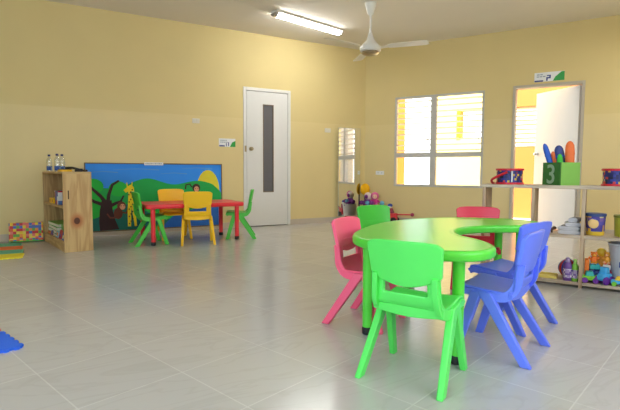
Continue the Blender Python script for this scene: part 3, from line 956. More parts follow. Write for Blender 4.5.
yb = thing('toy_case', 'flat yellow toy case with a dark lid on the bookcase top', 'case', onbk(0.115, 0.46, BH), BKR)
s = MB(); s.box(-0.06, 0.06, -0.09, 0.09, 0, 0.022); s.build('body', M['yellow'], yb, bevel=0.004)
s = MB(); s.box(-0.055, 0.055, -0.085, 0.085, 0.022, 0.030); s.build('lid', simple('dark_lid', hexc(58, 46, 34), 0.5), yb, bevel=0.002)
st = thing('black_strap', 'black strap with buckle lying across the bookcase top', 'strap', onbk(0.20, 0.24, BH), BKR)
s = MB(); s.tube(catmull([(-0.10, 0.08, 0.040), (-0.05, 0.03, 0.042), (-0.01, -0.02, 0.030), (0.03, -0.05, 0.015), (0.06, -0.07, 0.012), (0.062, -0.12, 0.012)], 4), 0.012, 8); s.build('band', M['black'], st)
s = MB(); s.box(-0.035, 0.035, -0.07, -0.02, 0.0, 0.034); s.build('buckle', M['black'], st, bevel=0.004)

# on the bookcase's middle shelf
m_box = patch_mat('printed_carton', [hexc(230, 232, 236), hexc(200, 44, 60), hexc(80, 120, 190), hexc(236, 236, 238), hexc(90, 60, 120)], 22)
for i, (x, y, lab) in enumerate(((0.05, 0.78, 'small yellow box on the bookcase middle shelf, further from the carton'), (0.05, 0.66, 'small yellow box on the bookcase middle shelf, next to the carton'))):
    o = thing('small_box', lab, 'box', onbk(x, y, 0.478), BKR, 'yellow boxes on the bookcase')
    s = MB(); s.box(-0.03, 0.03, -0.05, 0.05, 0, 0.058); s.build('carton', M['yellow'], o, bevel=0.002)
    s = MB(); s.box(-0.031, -0.0298, -0.03, 0.03, 0.012, 0.045); s.build('print', simple('box_print', hexc(200, 140, 30), 0.5), o, smooth=False)
o = thing('printed_carton', 'white carton printed red and blue on the bookcase middle shelf', 'box', onbk(0.06, 0.42, 0.478), BKR)
s = MB(); s.box(-0.04, 0.04, -0.09, 0.09, 0, 0.15); s.build('carton', m_box, o, bevel=0.002)
s = MB(); s.box(-0.0412, -0.0395, -0.05, 0.05, 0.10, 0.14); s.build('flap', M['sign_blue'], o, smooth=False)

# on the bookcase's lowest shelf
m_bcov = [simple('book_green', hexc(76, 160, 60), 0.45), simple('book_lime', hexc(120, 186, 80), 0.45), simple('book_dark_green', hexc(52, 116, 46), 0.45)]
M['paper'] = simple('paper', hexc(232, 228, 216), 0.8)
zz = 0.098
for i, (w, l, h, mt, lab) in enumerate((
        (0.17, 0.86, 0.036, 2, 'dark green picture book lowest in the bookcase pile'),
        (0.165, 0.82, 0.036, 1, 'lime green picture book second from the bottom of the bookcase pile'),
        (0.17, 0.84, 0.038, 0, 'mid green picture book third from the bottom of the bookcase pile'),
        (0.16, 0.80, 0.036, 1, 'lime green picture book topmost of the bookcase pile'))):
    l *= 0.60
    o = thing('picture_book', lab, 'book', onbk(0.120, 0.79, zz), BKR + radians((-2, 1.5, -1, 2)[i]), 'green books in the bookcase')
    s = MB(); s.box(-w/2, w/2, -l/2, l/2, 0, 0.003).box(-w/2, w/2, -l/2, l/2, h-0.003, h).box(w/2-0.003, w/2, -l/2, l/2, 0.003, h-0.003); s.build('cover', m_bcov[mt], o, smooth=False)
    s = MB(); s.box(-w/2+0.004, w/2-0.003, -l/2+0.004, l/2-0.004, 0.003, h-0.003); s.build('pages', M['paper'], o, smooth=False)
    zz += h
zz = 0.098
for i, (mt, lab) in enumerate(((1, 'lime board game box on the lowest bookcase shelf, under the green one'), (0, 'green board game box on the lowest bookcase shelf, on the lime one'))):
    o = thing('game_box', lab, 'box', onbk(0.140, 0.245, zz), BKR, 'game boxes in the bookcase')
    s = MB(); s.box(-0.085, 0.085, -0.17, 0.17, 0, 0.062); s.build('tray', m_bcov[mt], o, bevel=0.002)
    s = MB(); s.box(-0.087, 0.087, -0.172, 0.172, 0.062, 0.078); s.build('lid', m_bcov[1-mt], o, bevel=0.002)
    zz += 0.078
pcol = [('white', hexc(226, 230, 232)), ('blue', hexc(70, 100, 170)), ('red', hexc(196, 60, 60)), ('sky blue', hexc(130, 180, 210)), ('cream', hexc(226, 206, 160)), ('violet', hexc(120, 84, 150)), ('orange', hexc(226, 140, 60))]
for i, (cn, cc) in enumerate(pcol):
    y = 0.10 + i*0.145
    o = thing('story_card', cn+' story card leaning in the lowest front of the bookcase', 'card', onbk(0.034, y, 0.098), BKR, 'cards at the front of the bookcase')
    s = MB(); mt = Matrix.Rotation(radians(14), 4, 'Y')
    s.box(-0.006, 0.006, -0.055, 0.055, 0.002, 0.075 + 0.012*(i % 3), mt); s.build('card', simple('card_'+cn.replace(' ', '_'), cc, 0.5), o, smooth=False)
    s = MB(); s.box(-0.0072, -0.0058, -0.03, 0.03, 0.02, 0.055, mt); s.build('picture', simple('card_picture_'+cn.replace(' ', '_'), pcol[(i+3) % 7][1], 0.5), o, smooth=False)

# colourful patterned play-box leaning on the wall
o = thing('puzzle_box', 'flat box with a pattern of coloured squares leaning against the left wall', 'box', (-5.06, -0.165, 0), radians(-1))
m_squares = patch_mat('coloured_squares', [hexc(222, 96, 60), hexc(72, 110, 196), hexc(104, 180, 70), hexc(240, 206, 50), hexc(206, 52, 60), hexc(240, 150, 60), hexc(232, 214, 90), hexc(232, 120, 110)], 31)
mt = Matrix.Rotation(radians(-12), 4, 'X')
s = MB(); s.box(-0.172, 0.178, -0.025, 0.025, 0.006, 0.232, mt); s.build('box', m_squares, o, bevel=0.004)
s = MB(); s.box(-0.174, 0.180, -0.027, 0.027, 0.003, 0.012, mt); s.build('base_edge', M['dgreen'], o, bevel=0.002)

# foam mats on the floor
def foam(label, x, y, w, l, mat, rz, grp):
    """interlocking strip: long axis along local x"""
    n = max(3, int(w/0.045))
    poly = []
    for i in range(n):
        a = -w/2 + w*i/n; b = a + w/n
        poly += [(a+w/n*.15, -l/2), (a+w/n*.25, -l/2-0.012), (a+w/n*.65, -l/2-0.012), (a+w/n*.75, -l/2)]
    poly += [(w/2, -l/2)]
    m2 = max(2, int(l/0.06))
    for i in range(m2):
        a = -l/2 + l*i/m2; d_ = l/m2
        poly += [(w/2, a+d_*.2), (w/2+0.012, a+d_*.3), (w/2+0.012, a+d_*.7), (w/2, a+d_*.8)]
    poly += [(w/2, l/2), (-w/2, l/2), (-w/2, -l/2)]
    o = thing('foam_mat', label, 'foam mat', (x, y, 0), rz, grp)
    s = MB(); s.prism(poly, 0.0, 0.011, axis='z'); s.build('foam', mat, o, smooth=False)
    s = MB(); s.box(-w/2+0.012, w/2-0.012, -l/2+0.006, l/2-0.004, 0.011, 0.0125); s.build('textured_top', mat, o, smooth=False)
    return o
F = {k: simple('foam_'+k, hexc(*v), 0.75, var=0.05, scale=70, bump=0.3) for k, v in {'teal': (96, 184, 156), 'orange': (244, 126, 66), 'yellow': (240, 224, 60), 'blue': (44, 108, 236), 'red': (214, 50, 66)}.items()}
gm = 'foam mat strips beside the puzzle box'
foam('teal foam mat strip nearest the left wall', -5.365, -0.415, 0.50, 0.25, F['teal'], radians(-2), gm)
foam('orange foam mat strip between the two teal ones', -5.345, -0.685, 0.50, 0.26, F['orange'], radians(-2), gm)
foam('teal foam mat strip between the orange and yellow ones', -5.33, -0.955, 0.50, 0.25, F['teal'], radians(-2), gm)
foam('yellow foam mat strip, nearest the camera of the coloured strips', -5.318, -1.225, 0.50, 0.26, F['yellow'], radians(-2), gm)
foam('bright blue foam mat at the left edge of the floor', -5.199, -3.991, 0.36, 0.32, F['blue'], radians(20), 'loose foam mats')
foam('red foam mat corner behind the bright blue one', -5.312, -3.697, 0.37, 0.29, F['red'], radians(20), 'loose foam mats')

# ------------------------------------------------------------------ low divider shelf (parallel to the right wall, out in the room)
DV = Matrix.Translation(RW(0, 3.53)) @ Matrix.Rotation(RZ, 4, 'Z')      # local x = s, local y = depth away from the camera, front face at y = 0
def ondv(x, y, z): return tuple(DV @ Vector((x, y, z)))
DD = 0.27
dv = thing('divider_shelf', 'low open wooden divider shelf standing across the right side of the room', 'shelf', RW(0, 3.53), RZ)
s = MB(); s.box(2.685, 4.35, 0, DD, 0.732, 0.757); s.build('top_board', M['grey_wood'], dv, smooth=False, bevel=0.002)
for x in (2.700, 3.060, 3.397, 3.86, 4.30):
    s = MB(); s.box(x, x+0.024, 0.004, DD-0.004, 0.0, 0.732); s.build('upright', M['grey_wood_v'], dv, smooth=False, bevel=0.002)
for a, b in ((3.084, 3.397), (3.421, 3.86), (3.884, 4.30)):
    s = MB(); s.box(a, b, 0.006, DD-0.006, 0.370, 0.392); s.build('shelf', M['grey_wood'], dv, smooth=False, bevel=0.002)
for a, b in ((2.724, 3.060), (3.084, 3.397), (3.421, 3.86), (3.884, 4.30)):
    s = MB(); s.box(a, b, 0.006, DD-0.006, 0.022, 0.044); s.build('bottom_board', M['grey_wood'], dv, smooth=False, bevel=0.002)

# toy drums
m_drum = patch_mat('drum_print', [hexc(40, 44, 120), hexc(28, 28, 64), hexc(50, 56, 150), hexc(214, 180, 60), hexc(36, 38, 100), hexc(200, 60, 60), hexc(32, 36, 92)], 60)
M['drum_red'] = simple('drum_red_plastic', hexc(206, 30, 52), 0.35)
m_drumskin = simple('drum_skin', hexc(230, 226, 214), 0.5)
def drum(x, y, label, strap=True):
    o = thing('toy_drum', label, 'drum', ondv(x, y, 0.757), RZ, 'toy drums')
    s = MB(); s.lathe([(0.098, 0.006), (0.098, 0.118)], n=28, cap0=False, cap1=False); s.build('shell', m_drum, o)
    for z in (0.0, 0.110):
        s = MB(); s.lathe([(0.094, z), (0.106, z), (0.107, z+0.004), (0.107, z+0.012), (0.104, z+0.016), (0.094, z+0.016)], n=28); s.build('rim', M['drum_red'], o)
    s = MB(); s.lathe([(0.002, 0.124), (0.095, 0.1265)], n=28); s.build('drum_head', m_drumskin, o)
    for a in (-1.25, 2.2):
        s = MB(); s.lathe([(0.008, 0.02), (0.008, 0.106)], c=(0.103*cos(a), 0.103*sin(a), 0), n=10); s.build('tension_rod', M['steel'], o)
    if strap:
        s = MB(); pts = catmull([(0.0, -0.106, 0.098), (-0.05, -0.108, 0.075), (-0.10, -0.09, 0.05), (-0.128, -0.05, 0.03), (-0.125, -0.01, 0.008), (-0.115, 0.0, 0.006)], 5)
        s.tube(pts, 0.010, 8); s.build('strap', M['drum_red'], o)
drum(2.880, 0.13, 'red-rimmed toy drum with hanging strap at the left end of the divider shelf')
drum(3.615, 0.13, 'red-rimmed toy drum without strap, right of the green numbered cube', False)

# green foam cube used as a holder, numeral 3 on one side
cu = thing('cube_holder', 'green open cube marked 3 holding foam sticks on the divider shelf', 'box', ondv(3.245, 0.150, 0.757), RZ - radians(45))
cw, chh, ct = 0.090, 0.172, 0.012
m_cl = simple('cube_light_green', hexc(136, 196, 92), 0.6, var=0.03); m_cd = simple('cube_dark_green', hexc(48, 110, 44), 0.6, var=0.03)
s = MB(); s.box(-cw, cw, -cw, -cw+ct, 0, chh); s.build('side_panel', m_cd, cu, smooth=False)
s = MB(); s.box(cw-ct, cw, -cw+ct, cw, 0, chh); s.build('side_panel', m_cl, cu, smooth=False)
s = MB(); s.box(-cw, cw-ct, cw-ct, cw, 0, chh); s.build('side_panel', m_cl, cu, smooth=False)
s = MB(); s.box(-cw, -cw+ct, -cw+ct, cw-ct, 0, chh); s.build('side_panel', m_cl, cu, smooth=False)
s = MB(); s.box(-cw+ct, cw-ct, -cw+ct, cw-ct, 0, 0.010); s.build('floor_panel', m_cd, cu, smooth=False)
fc = bpy.data.curves.new('numeral', 'FONT'); fc.body = '3'; fc.size = 0.205; fc.extrude = 0.0012; fc.align_x = 'CENTER'; fc.offset = 0.002
tmp = bpy.data.objects.new('numeral', fc); COL.objects.link(tmp)
bpy.context.view_layer.update()
dg = bpy.context.evaluated_depsgraph_get()
me = bpy.data.meshes.new_from_object(tmp.evaluated_get(dg))
COL.objects.unlink(tmp); bpy.data.objects.remove(tmp)
num = bpy.data.objects.new('numeral', me); COL.objects.link(num); num.parent = cu
num.location = (0.0, -cw-0.0015, 0.014); num.rotation_euler = (pi/2, 0, 0)
me.materials.clear(); me.materials.append(simple('numeral_paint', hexc(150, 178, 150), 0.6))

def foam_stick(name, label, lx, ly, h, r, mat, tilt, az, flat=1.0, grip=None):
    """stands in the cube"""
    base = DV @ Vector((3.245, 0.150, 0.757))
    rot = Matrix.Rotation(RZ, 4, 'Z')
    p = base + rot @ Vector((lx, ly, 0.012))
    o = thing(name, label, 'foam stick', p, RZ, 'foam sticks in the green cube')
    tm = Matrix.Rotation(radians(tilt), 4, 'Y') @ Matrix.Rotation(radians(az), 4, 'X')
    sc = Matrix.Diagonal((1, flat, 1, 1))
    s = MB(); s.lathe([(r*.55, 0.0), (r*.8, h*.1), (r, h*.4), (r*1.05, h*.78), (r*.95, h*.90), (r*.66, h*.965), (r*.25, h)], n=18, mat=tm @ sc); b = s.build('stick', mat, o)
    z0 = h*.68
    s = MB(); s.lathe([(r*1.06, z0), (r*1.1, z0+.004), (r*1.1, z0+.014), (r*1.06, z0+.018)], n=18, mat=tm @ sc); s.build('band', grip or mat, o)
fs_b = simple('foam_stick_blue', hexc(40, 92, 200), 0.6); fs_o = simple('foam_stick_orange', hexc(240, 116, 56), 0.6); fs_n = simple('foam_stick_navy', hexc(60, 74, 140), 0.6)
foam_stick('foam_stick', 'slim blue foam stick leaning left out of the green cube', -0.030, 0.0, 0.322, 0.020, fs_b, -17, 0)
foam_stick('foam_stick', 'short orange foam stick between the two blue ones in the cube', -0.030, 0.03, 0.25, 0.019, fs_o, -8, 0)
foam_stick('foam_stick', 'broad navy foam stick leaning left in the middle of the cube', 0.022, 0.03, 0.298, 0.032, fs_n, -10, 0, 0.6, fs_b)
foam_stick('foam_stick', 'short green foam stick low in the middle of the cube', 0.0, -0.035, 0.225, 0.019, simple('foam_stick_green', hexc(70, 200, 70), 0.6), -3, 0)
foam_stick('foam_stick', 'broad upright orange foam stick at the right of the cube', 0.062, 0.0, 0.322, 0.031, fs_o, -2, 0, 0.6)

# tubs on the middle shelf
m_tub = patch_mat('tub_print', [hexc(70, 60, 150), hexc(90, 80, 170), hexc(120, 90, 160), hexc(220, 206, 150), hexc(60, 56, 140), hexc(230, 180, 60)], 38)
o = thing('play_tub', 'round printed tub with blue lid on the divider middle shelf', 'tub', ondv(3.487, 0.125, 0.392), RZ, 'round tubs on the divider shelf')
s = MB(); s.lathe([(0.056, 0.0), (0.058, 0.003), (0.060, 0.030)], n=26); s.build('base_band', simple('tub_yellow', hexc(226, 190, 60), 0.5), o)
s = MB(); s.lathe([(0.0605, 0.030), (0.065, 0.142)], n=26); s.build('body', m_tub, o)
s = MB(); s.lathe([(0.067, 0.140), (0.070, 0.143), (0.070, 0.158), (0.066, 0.162)], n=26); s.build('lid', simple('tub_lid_blue', hexc(50, 74, 130), 0.4), o)
s = MB()
mt = Matrix.Rotation(radians(-5), 4, 'Z')
s.ball((-0.012, -0.060, 0.088), 0.034, 0.006, 0.036, rot=mt.to_3x3()); s.build('picture', simple('tub_picture', hexc(240, 200, 130), 0.5), o)
o = thing('play_tub', 'olive green round tub beside the printed tub', 'tub', ondv(3.668, 0.125, 0.392), RZ, 'round tubs on the divider shelf')
s = MB(); s.lathe([(0.057, 0.0), (0.060, 0.004), (0.066, 0.140)], n=26); s.build('body', simple('tub_olive', hexc(164, 164, 50), 0.5), o)
s = MB(); s.lathe([(0.068, 0.138), (0.071, 0.141), (0.071, 0.152), (0.067, 0.156)], n=26); s.build('lid', simple('tub_lid_olive', hexc(112, 120, 40), 0.5), o)

# folded grey cloths
m_cloth = simple('grey_cloth', hexc(206, 206, 214), 0.9, var=0.06, scale=40, bump=0.3)
zz = 0.392
for i, (w, d, h, cx_, lab, rz_) in enumerate((
        (0.150, 0.17, 0.030, 3.318, 'folded grey cloth lowest of the pile on the divider shelf', 3),
        (0.138, 0.16, 0.028, 3.324, 'folded grey cloth second from the bottom of the pile on the divider shelf', -5),
        (0.100, 0.15, 0.030, 3.338, 'small folded grey cloth second from the top of the pile on the divider shelf', 6),
        (0.060, 0.12, 0.034, 3.354, 'smallest folded grey cloth on top of the pile on the divider shelf', -12))):
    o = thing('folded_cloth', lab, 'cloth', ondv(cx_, 0.13, zz), RZ+radians(rz_), 'folded cloths on the divider shelf')
    s = MB()
    def fold(u, v, w=w, d=d, h=h, i=i):
        a = 2*pi*u
        ca, sa = cos(a), sin(a)
        ex = math.copysign(abs(ca)**0.35, ca); ez = math.copysign(abs(sa)**0.6, sa)
        return (ex*w/2*(1+0.05*sin(7*v+i)), (v-.5)*d, h/2 + ez*h/2*(1 - 0.10*abs(sin(5*u*pi+9*v+i))) if ez > 0 else h/2 + ez*h/2)
    N_, K_ = 28, 8
    s.rings([[Vector(fold(q/N_, k/K_)) for q in range(N_)] for k in range(K_+1)])
    s.build('fabric', m_cloth, o)
    s = MB(); s.tube([(-w*.47, -d/2-0.001, h*.36), (0, -d/2-0.002, h*.40), (w*.47, -d/2-0.001, h*.34)], 0.003, 6); s.build('fold_edge', m_cloth, o)
    zz += h
o = thing('toy_animal', 'small dark brown toy animal beside the grey cloths', 'toy', ondv(3.18, 0.10, 0.392), RZ)
m_br = simple('toy_brown', hexc(86, 62, 48), 0.6)
s = MB(); s.ball((0, 0, 0.024), 0.036, 0.018, 0.016)
for a in (-0.022, 0.022):
    for b_ in (-0.009, 0.009): s.lathe([(0.006, 0.0), (0.006, 0.02)], c=(a, b_, 0), n=8)
s.build('body', m_br, o)
s = MB(); s.ball((0.038, 0, 0.036), 0.016, 0.012, 0.013); s.build('head', m_br, o)

# bottom boards: ball, lotion bottles, toys, bin
ZB = 0.044
o = thing('striped_ball', 'blue ball with red and white panels on the divider bottom board', 'ball', ondv(3.322, 0.165, ZB), RZ)
s = MB(); s.ball((0, 0, 0.072), 0.072, n=24, mr=14); s.build('sphere', simple('ball_blue', hexc(54, 84, 190), 0.35), o)
for k, (cc, nm) in enumerate(((hexc(206, 50, 60), 'panel_red'), (hexc(232, 232, 236), 'panel_white'), (hexc(206, 50, 60), 'panel_red2'), (hexc(232, 232, 236), 'panel_white2'))):
    s = MB()
    a0 = -2.6 + k*0.72
    def wedge(u, v, a0=a0):
        a = a0 + 0.34*u; th = 0.15 + 2.84*v; r = 0.0727
        return (r*sin(th)*cos(a), r*sin(th)*sin(a), 0.072 - r*cos(th))
    s.grid(wedge, 5, 14); s.build('panel', simple('ball_'+nm, cc, 0.35), o)
def lotion(x, y, h, r, body, capm, label):
    o = thing('squeeze_bottle', label, 'bottle', ondv(x, y, ZB), RZ, 'squeeze bottles on the divider shelf')
    s = MB(); s.lathe([(r*.92, 0), (r, .004), (r, h*.62), (r*.85, h*.74), (r*.5, h*.80)], n=20); s.build('body', body, o)
    s = MB(); s.lathe([(r*.52, h*.79), (r*.52, h*.96), (r*.3, h)], n=16); s.build('cap', capm, o)
    s = MB(); s.lathe([(r*1.02, h*.14), (r*1.02, h*.52)], n=20, cap0=False, cap1=False); s.build('label', m_lab2, o)
m_lab2 = patch_mat('lotion_label', [hexc(170, 150, 200), hexc(120, 90, 170), hexc(214, 206, 226), hexc(236, 236, 240)], 70)
lotion(3.322, 0.05, 0.172, 0.030, simple('lotion_purple', hexc(112, 74, 160), 0.4), simple('lotion_cap_lilac', hexc(170, 150, 200), 0.4), 'purple squeeze bottle with lilac cap in front of the ball')
lotion(3.371, 0.05, 0.165, 0.0235, simple('lotion_green', hexc(130, 200, 70), 0.4), simple('lotion_cap', hexc(160, 220, 110), 0.4), 'lime green squeeze bottle against the divider upright')
o = thing('toy_tray', 'low yellow plastic tray on the divider bottom board behind the blue chairs', 'tray', ondv(3.19, 0.12, ZB), RZ)
s = MB(); s.box(-0.08, 0.06, -0.07, 0.07, 0, 0.006).box(-0.08, 0.06, -0.07, -0.064, 0.006, 0.018).box(-0.08, 0.06, 0.064, 0.07, 0.006, 0.018).box(-0.08, -0.074, -0.064, 0.064, 0.006, 0.018).box(0.054, 0.06, -0.064, 0.064, 0.006, 0.018)
s.build('tray', simple('tray_yellow', hexc(226, 208, 110), 0.5), o, smooth=False)

bn = thing('grey_bin', 'pale grey tapered bin among the toys at the right of the divider', 'bin', ondv(3.69, 0.16, ZB), RZ)
s = MB(); s.lathe([(0.080, 0.0), (0.084, 0.004), (0.112, 0.280), (0.118, 0.284), (0.118, 0.296), (0.108, 0.296), (0.080, 0.010)], n=30, cap1=True); s.build('body', simple('bin_grey', hexc(196, 198, 208), 0.5), bn)
s = MB(); s.box(-0.045, -0.015, -0.1045, -0.101, 0.13, 0.17); s.build('sticker', M['sign_blue'], bn, smooth=False)

TC = {k: simple('toy_'+k, hexc(*v), 0.4) for k, v in {'orange': (240, 124, 44), 'amber': (234, 166, 60), 'lime': (124, 204, 60), 'sky': (74, 176, 240), 'purple': (112, 50, 160), 'navy': (44, 70, 160), 'teal': (60, 180, 180), 'red': (216, 56, 70), 'yellow': (242, 206, 60), 'white': (236, 236, 236), 'wine': (150, 40, 80), 'peach': (240, 178, 130)}.items()}
gt = 'toys heaped on the divider bottom board'
def toy_car(name, label, x, y, z, l, w, h, body, cabin, wheel, rz):
    o = thing(name, label, 'toy car', ondv(x, y, z), RZ+radians(rz), gt)
    s = MB(); s.box(-l/2, l/2, -w/2, w/2, h*.22, h*.62); s.build('body', body, o, bevel=h*.09)
    s = MB(); s.prism([(-l*.28, h*.60), (l*.24, h*.60), (l*.14, h), (-l*.2, h)], -w*.42, w*.42); s.build('cabin', cabin, o, bevel=h*.05)
    for a in (-l*.3, l*.3):
        for b_ in (-w/2, w/2):
            s = MB(); s.lathe([(h*.22, -0.008), (h*.24, -0.004), (h*.24, 0.004), (h*.22, 0.008)], c=(a, b_, h*.24), mat=rx, n=16); s.build('wheel', wheel, o)
toy_car('toy_car', 'lime green toy car with purple wheels, front of the toy heap', 3.468, 0.055, ZB, 0.115, 0.06, 0.085, TC['lime'], TC['teal'], TC['purple'], 8)
toy_car('toy_truck', 'sky blue toy truck with purple wheels beside the lime car', 3.560, 0.055, ZB, 0.10, 0.062, 0.125, TC['sky'], TC['sky'], TC['purple'], 58)
toy_car('toy_car', 'yellow and sky blue toy car under the grey bin, right end of the heap', 3.655, 0.030, ZB, 0.11, 0.046, 0.07, TC['sky'], TC['yellow'], TC['lime'], -6)
def toy_block(label, x, y, z, sx, sy, sz, m1, m2, rz):
    o = thing('toy_block', label, 'toy block', ondv(x, y, z), RZ+radians(rz), gt)
    s = MB(); s.box(-sx/2, sx/2, -sy/2, sy/2, 0, sz); s.build('block', m1, o, bevel=0.004)
    s = MB()
    for a in (-sx*.25, sx*.25): s.lathe([(sx*.15, sz), (sx*.15, sz+0.008)], c=(a, 0, 0), n=14)
    s.build('stud', m2, o)
toy_block('large navy toy block at the bottom of the toy heap', 3.480, 0.150, ZB, 0.10, 0.07, 0.08, TC['navy'], TC['navy'], 4)
toy_block('wine red toy block beside the navy one in the heap', 3.575, 0.155, ZB, 0.07, 0.07, 0.085, TC['wine'], TC['red'], -7)
toy_block('orange upright toy block against the divider upright', 3.444, 0.105, ZB+0.0, 0.028, 0.04, 0.165, TC['orange'], TC['orange'], 6)
toy_block('teal toy block lying on the navy block', 3.492, 0.145, ZB+0.088, 0.07, 0.05, 0.035, TC['teal'], TC['sky'], 16)
toy_block('white and red toy block on the wine red block', 3.575, 0.15, ZB+0.093, 0.05, 0.05, 0.035, TC['white'], TC['red'], -12)
def plush(name, label, x, y, z, s_, m1, m2, rz, world_pos=None, group=gt):
    o = thing(name, label, 'soft toy', world_pos or ondv(x, y, z), RZ+radians(rz), group)
    s = MB(); s.ball((0, 0, s_*.34), s_*.26, s_*.22, s_*.34); s.build('body', m1, o)
    s = MB(); s.ball((0, -s_*.03, s_*.80), s_*.25, s_*.22, s_*.23)
    for a in (-1, 1): s.ball((a*s_*.19, 0, s_*.97), s_*.08, s_*.05, s_*.08)
    hd = s.build('head', m1, o)
    s = MB(); s.ball((0, -s_*.21, s_*.76), s_*.13, s_*.08, s_*.10); s.build('muzzle', m2, hd)
    s = MB()
    for a in (-1, 1): s.ball((a*s_*.08, -s_*.23, s_*.86), s_*.025)
    s.build('eyes', M['black'], hd)
    for a in (-1, 1):
        s = MB(); s.ball((a*s_*.30, -s_*.06, s_*.45), s_*.09, s_*.08, s_*.18, rot=Matrix.Rotation(a*0.5, 3, 'Y')); s.build('arm', m1, o)
        s = MB(); s.ball((a*s_*.17, -s_*.20, s_*.10), s_*.10, s_*.16, s_*.10); s.build('leg', m2, o)
    return o
plush('soft_toy', 'orange and amber soft toy on the left of the toy heap', 3.487, 0.135, ZB+0.131, 0.085, TC['orange'], TC['amber'], 10)
plush('soft_toy', 'amber soft toy on top of the toy heap, beside the orange one', 3.572, 0.15, ZB+0.136, 0.085, TC['amber'], TC['peach'], -14)
o = thing('stacking_ring', 'navy and yellow stacking ring propped on the lime toy car', 'toy', ondv(3.520, 0.090, ZB), RZ, gt)
def torus(b, R_, r_, c, mt):
    def f(u, v):
        a, q = 2*pi*u, 2*pi*v
        p = mt @ Vector(((R_+r_*cos(q))*cos(a), (R_+r_*cos(q))*sin(a), r_*sin(q)))
        return p + Vector(c)
    b.grid(f, 26, 10); bmesh.ops.remove_doubles(b.bm, verts=b.bm.verts[:], dist=0.0004)
s = MB(); torus(s, 0.030, 0.011, (0, 0, 0.041), Matrix.Rotation(radians(80), 3, 'X')); s.build('ring', TC['navy'], o)
s = MB(); s.ball((0, -0.012, 0.041), 0.018); s.build('hub', TC['yellow'], o)
o = thing('toy_ball', 'small yellow toy ball at the back of the toy heap', 'ball', ondv(3.535, 0.225, ZB), RZ, gt)
s = MB(); s.lathe([(0.03, 0.0), (0.036, 0.004), (0.036, 0.17), (0.03, 0.175)], n=18); s.build('stand', TC['amber'], o)
s = MB(); s.ball((0, 0, 0.205), 0.034); s.build('sphere', TC['yellow'], o)
o['label'] = 'yellow skittle standing at the back of the toy heap'; o['category'] = 'skittle'; o.name = 'toy_skittle'

# ------------------------------------------------------------------ toys in the far corner
bx, by = -0.045, -0.315
bu = thing('toy_bucket', 'white tapered bucket full of soft toys in the corner', 'bucket', (bx, by, 0), 0)
s = MB(); s.lathe([(0.095, 0.0), (0.098, 0.004), (0.125, 0.262), (0.131, 0.264), (0.131, 0.276), (0.121, 0.276), (0.092, 0.012)], n=30); s.build('body', simple('bucket_white', hexc(228, 226, 226), 0.5), bu)
s = MB()
for a in (0.131, -0.131): s.ball((a, 0, 0.255), 0.012)
s.build('handle_lug', M['sign_grey'], bu)
P = {k: simple('plush_'+k, hexc(*v), 0.95, var=0.1, scale=60, bump=0.4) for k, v in {'pink': (222, 110, 160), 'magenta': (206, 60, 140), 'face': (244, 196, 170), 'purple': (128, 56, 140), 'cyan': (110, 180, 214), 'yellow': (250, 186, 20), 'cream': (236, 220, 214)}.items()}
cam_az = heading(-0.60, -0.80) + pi      # soft toys face the room
def doll(label, loc, s_, hood, face, body, hand, foot, rz):
    o = thing('rag_doll', label, 'doll', loc, rz, 'soft dolls in the white bucket')
    s = MB(); s.ball((0, 0, s_*.22), s_*.22, s_*.16, s_*.24); s.build('body', body, o)
    s = MB(); s.ball((0, 0, s_*.62), s_*.27, s_*.22, s_*.26); hd = s.build('hood', hood, o)
    s = MB(); s.ball((0, -s_*.10, s_*.60), s_*.18, s_*.15, s_*.17); fc_ = s.build('face', face, hd)
    s = MB()
    for a in (-1, 1): s.ball((a*s_*.065, -s_*.24, s_*.63), s_*.022)
    s.build('eyes', M['black'], hd)
    for a in (-1, 1):
        s = MB(); s.tube([(a*s_*.15, -s_*.03, s_*.36), (a*s_*.30, -s_*.06, s_*.24), (a*s_*.42, -s_*.10, s_*.17)], s_*.065, 10); ar = s.build('arm', body, o)
        s = MB(); s.ball((a*s_*.47, -s_*.12, s_*.16), s_*.155); s.build('hand', hand, ar)
        s = MB(); s.tube([(a*s_*.10, -s_*.08, s_*.10), (a*s_*.11, -s_*.22, s_*.06)], s_*.07, 10); lg = s.build('leg', body, o)
        s = MB(); s.ball((a*s_*.11, -s_*.27, s_*.07), s_*.085); s.build('shoe', foot, lg)
    return o
doll('pink hooded rag doll with pale blue hands sitting on the white bucket', (bx+0.02, by-0.02, 0.282), 0.255, P['pink'], P['face'], P['magenta'], P['cyan'], P['pink'], heading(.60, .80)+radians(0))
doll('purple rag doll behind the pink one in the white bucket', (bx-0.05, by+0.075, 0.282), 0.25, P['cream'], P['purple'], P['purple'], P['purple'], P['purple'], heading(.60, .80)+radians(-40))
o = thing('toy_broom', 'toy with round yellow head on a black stick behind the bucket', 'toy', (-0.045, -0.085, 0), 0)
s = MB(); s.lathe([(0.014, 0.0), (0.014, 0.46)], n=12); s.build('stick', M['black'], o)
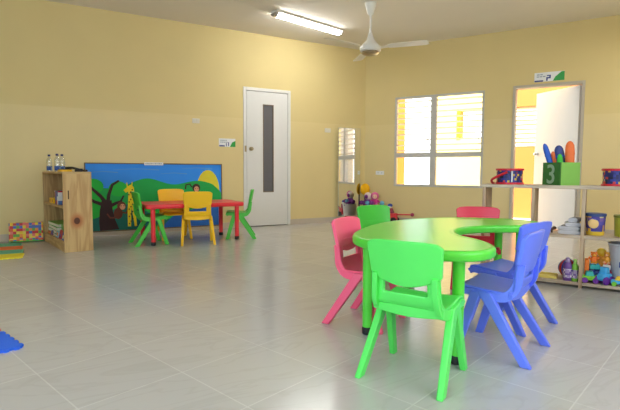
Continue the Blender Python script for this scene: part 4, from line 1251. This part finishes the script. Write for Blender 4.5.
s = MB(); s.ball((0, 0, 0.545), 0.085, 0.045, 0.10, rot=Matrix.Rotation(radians(-20), 3, 'Z')); s.build('head', P['yellow'], o)

# red push toy under the window
pt = thing('push_toy', 'red push toy with a long handle on the floor under the window', 'push toy', RW(0.60, 0.20), RZ)
s = MB(); s.box(-0.08, 0.08, -0.06, 0.06, 0.055, 0.17); s.build('body', TC['red'], pt, bevel=0.012)
s = MB(); s.prism([(-0.07, 0.17), (0.03, 0.17), (-0.005, 0.25), (-0.055, 0.26)], -0.045, 0.045); s.build('cab', TC['wine'], pt, bevel=0.008)
s = MB(); s.ball((-0.035, 0, 0.295), 0.042, 0.038, 0.030); s.build('figure_cap', TC['navy'], pt)
s = MB(); s.ball((-0.040, -0.012, 0.268), 0.034, 0.032, 0.026); s.build('figure_head', TC['white'], pt)
for a in (-0.05, 0.05):
    for b_ in (-0.066, 0.066):
        s = MB(); s.lathe([(0.048, -0.008), (0.054, -0.004), (0.054, 0.004), (0.048, 0.008)], c=(a, b_, 0.054), mat=rx, n=18); s.build('wheel', M['black'], pt)
s = MB(); s.tube([(0.07, 0, 0.15), (0.20, 0, 0.155), (0.34, 0, 0.16)], 0.011, 8); hn = s.build('handle', TC['red'], pt)
s = MB(); s.ball((0.345, 0, 0.16), 0.030); s.build('grip', TC['wine'], hn)
# dark red toy in the corner by the mirror
ct_ = thing('toy_car', 'dark red toy car on the floor in front of the mirror', 'toy car', (-0.50, -0.25, 0), radians(20))
s = MB(); s.box(-0.10, 0.10, -0.05, 0.05, 0.025, 0.075); s.build('body', TC['wine'], ct_, bevel=0.01)
s = MB(); s.prism([(-0.06, 0.075), (0.05, 0.075), (0.03, 0.12), (-0.04, 0.12)], -0.042, 0.042); s.build('cabin', TC['red'], ct_, bevel=0.006)
for a in (-0.06, 0.06):
    for b_ in (-0.052, 0.052):
        s = MB(); s.lathe([(0.026, -0.008), (0.03, -0.004), (0.03, 0.004), (0.026, 0.008)], c=(a, b_, 0.03), mat=rx, n=16); s.build('wheel', M['black'], ct_)
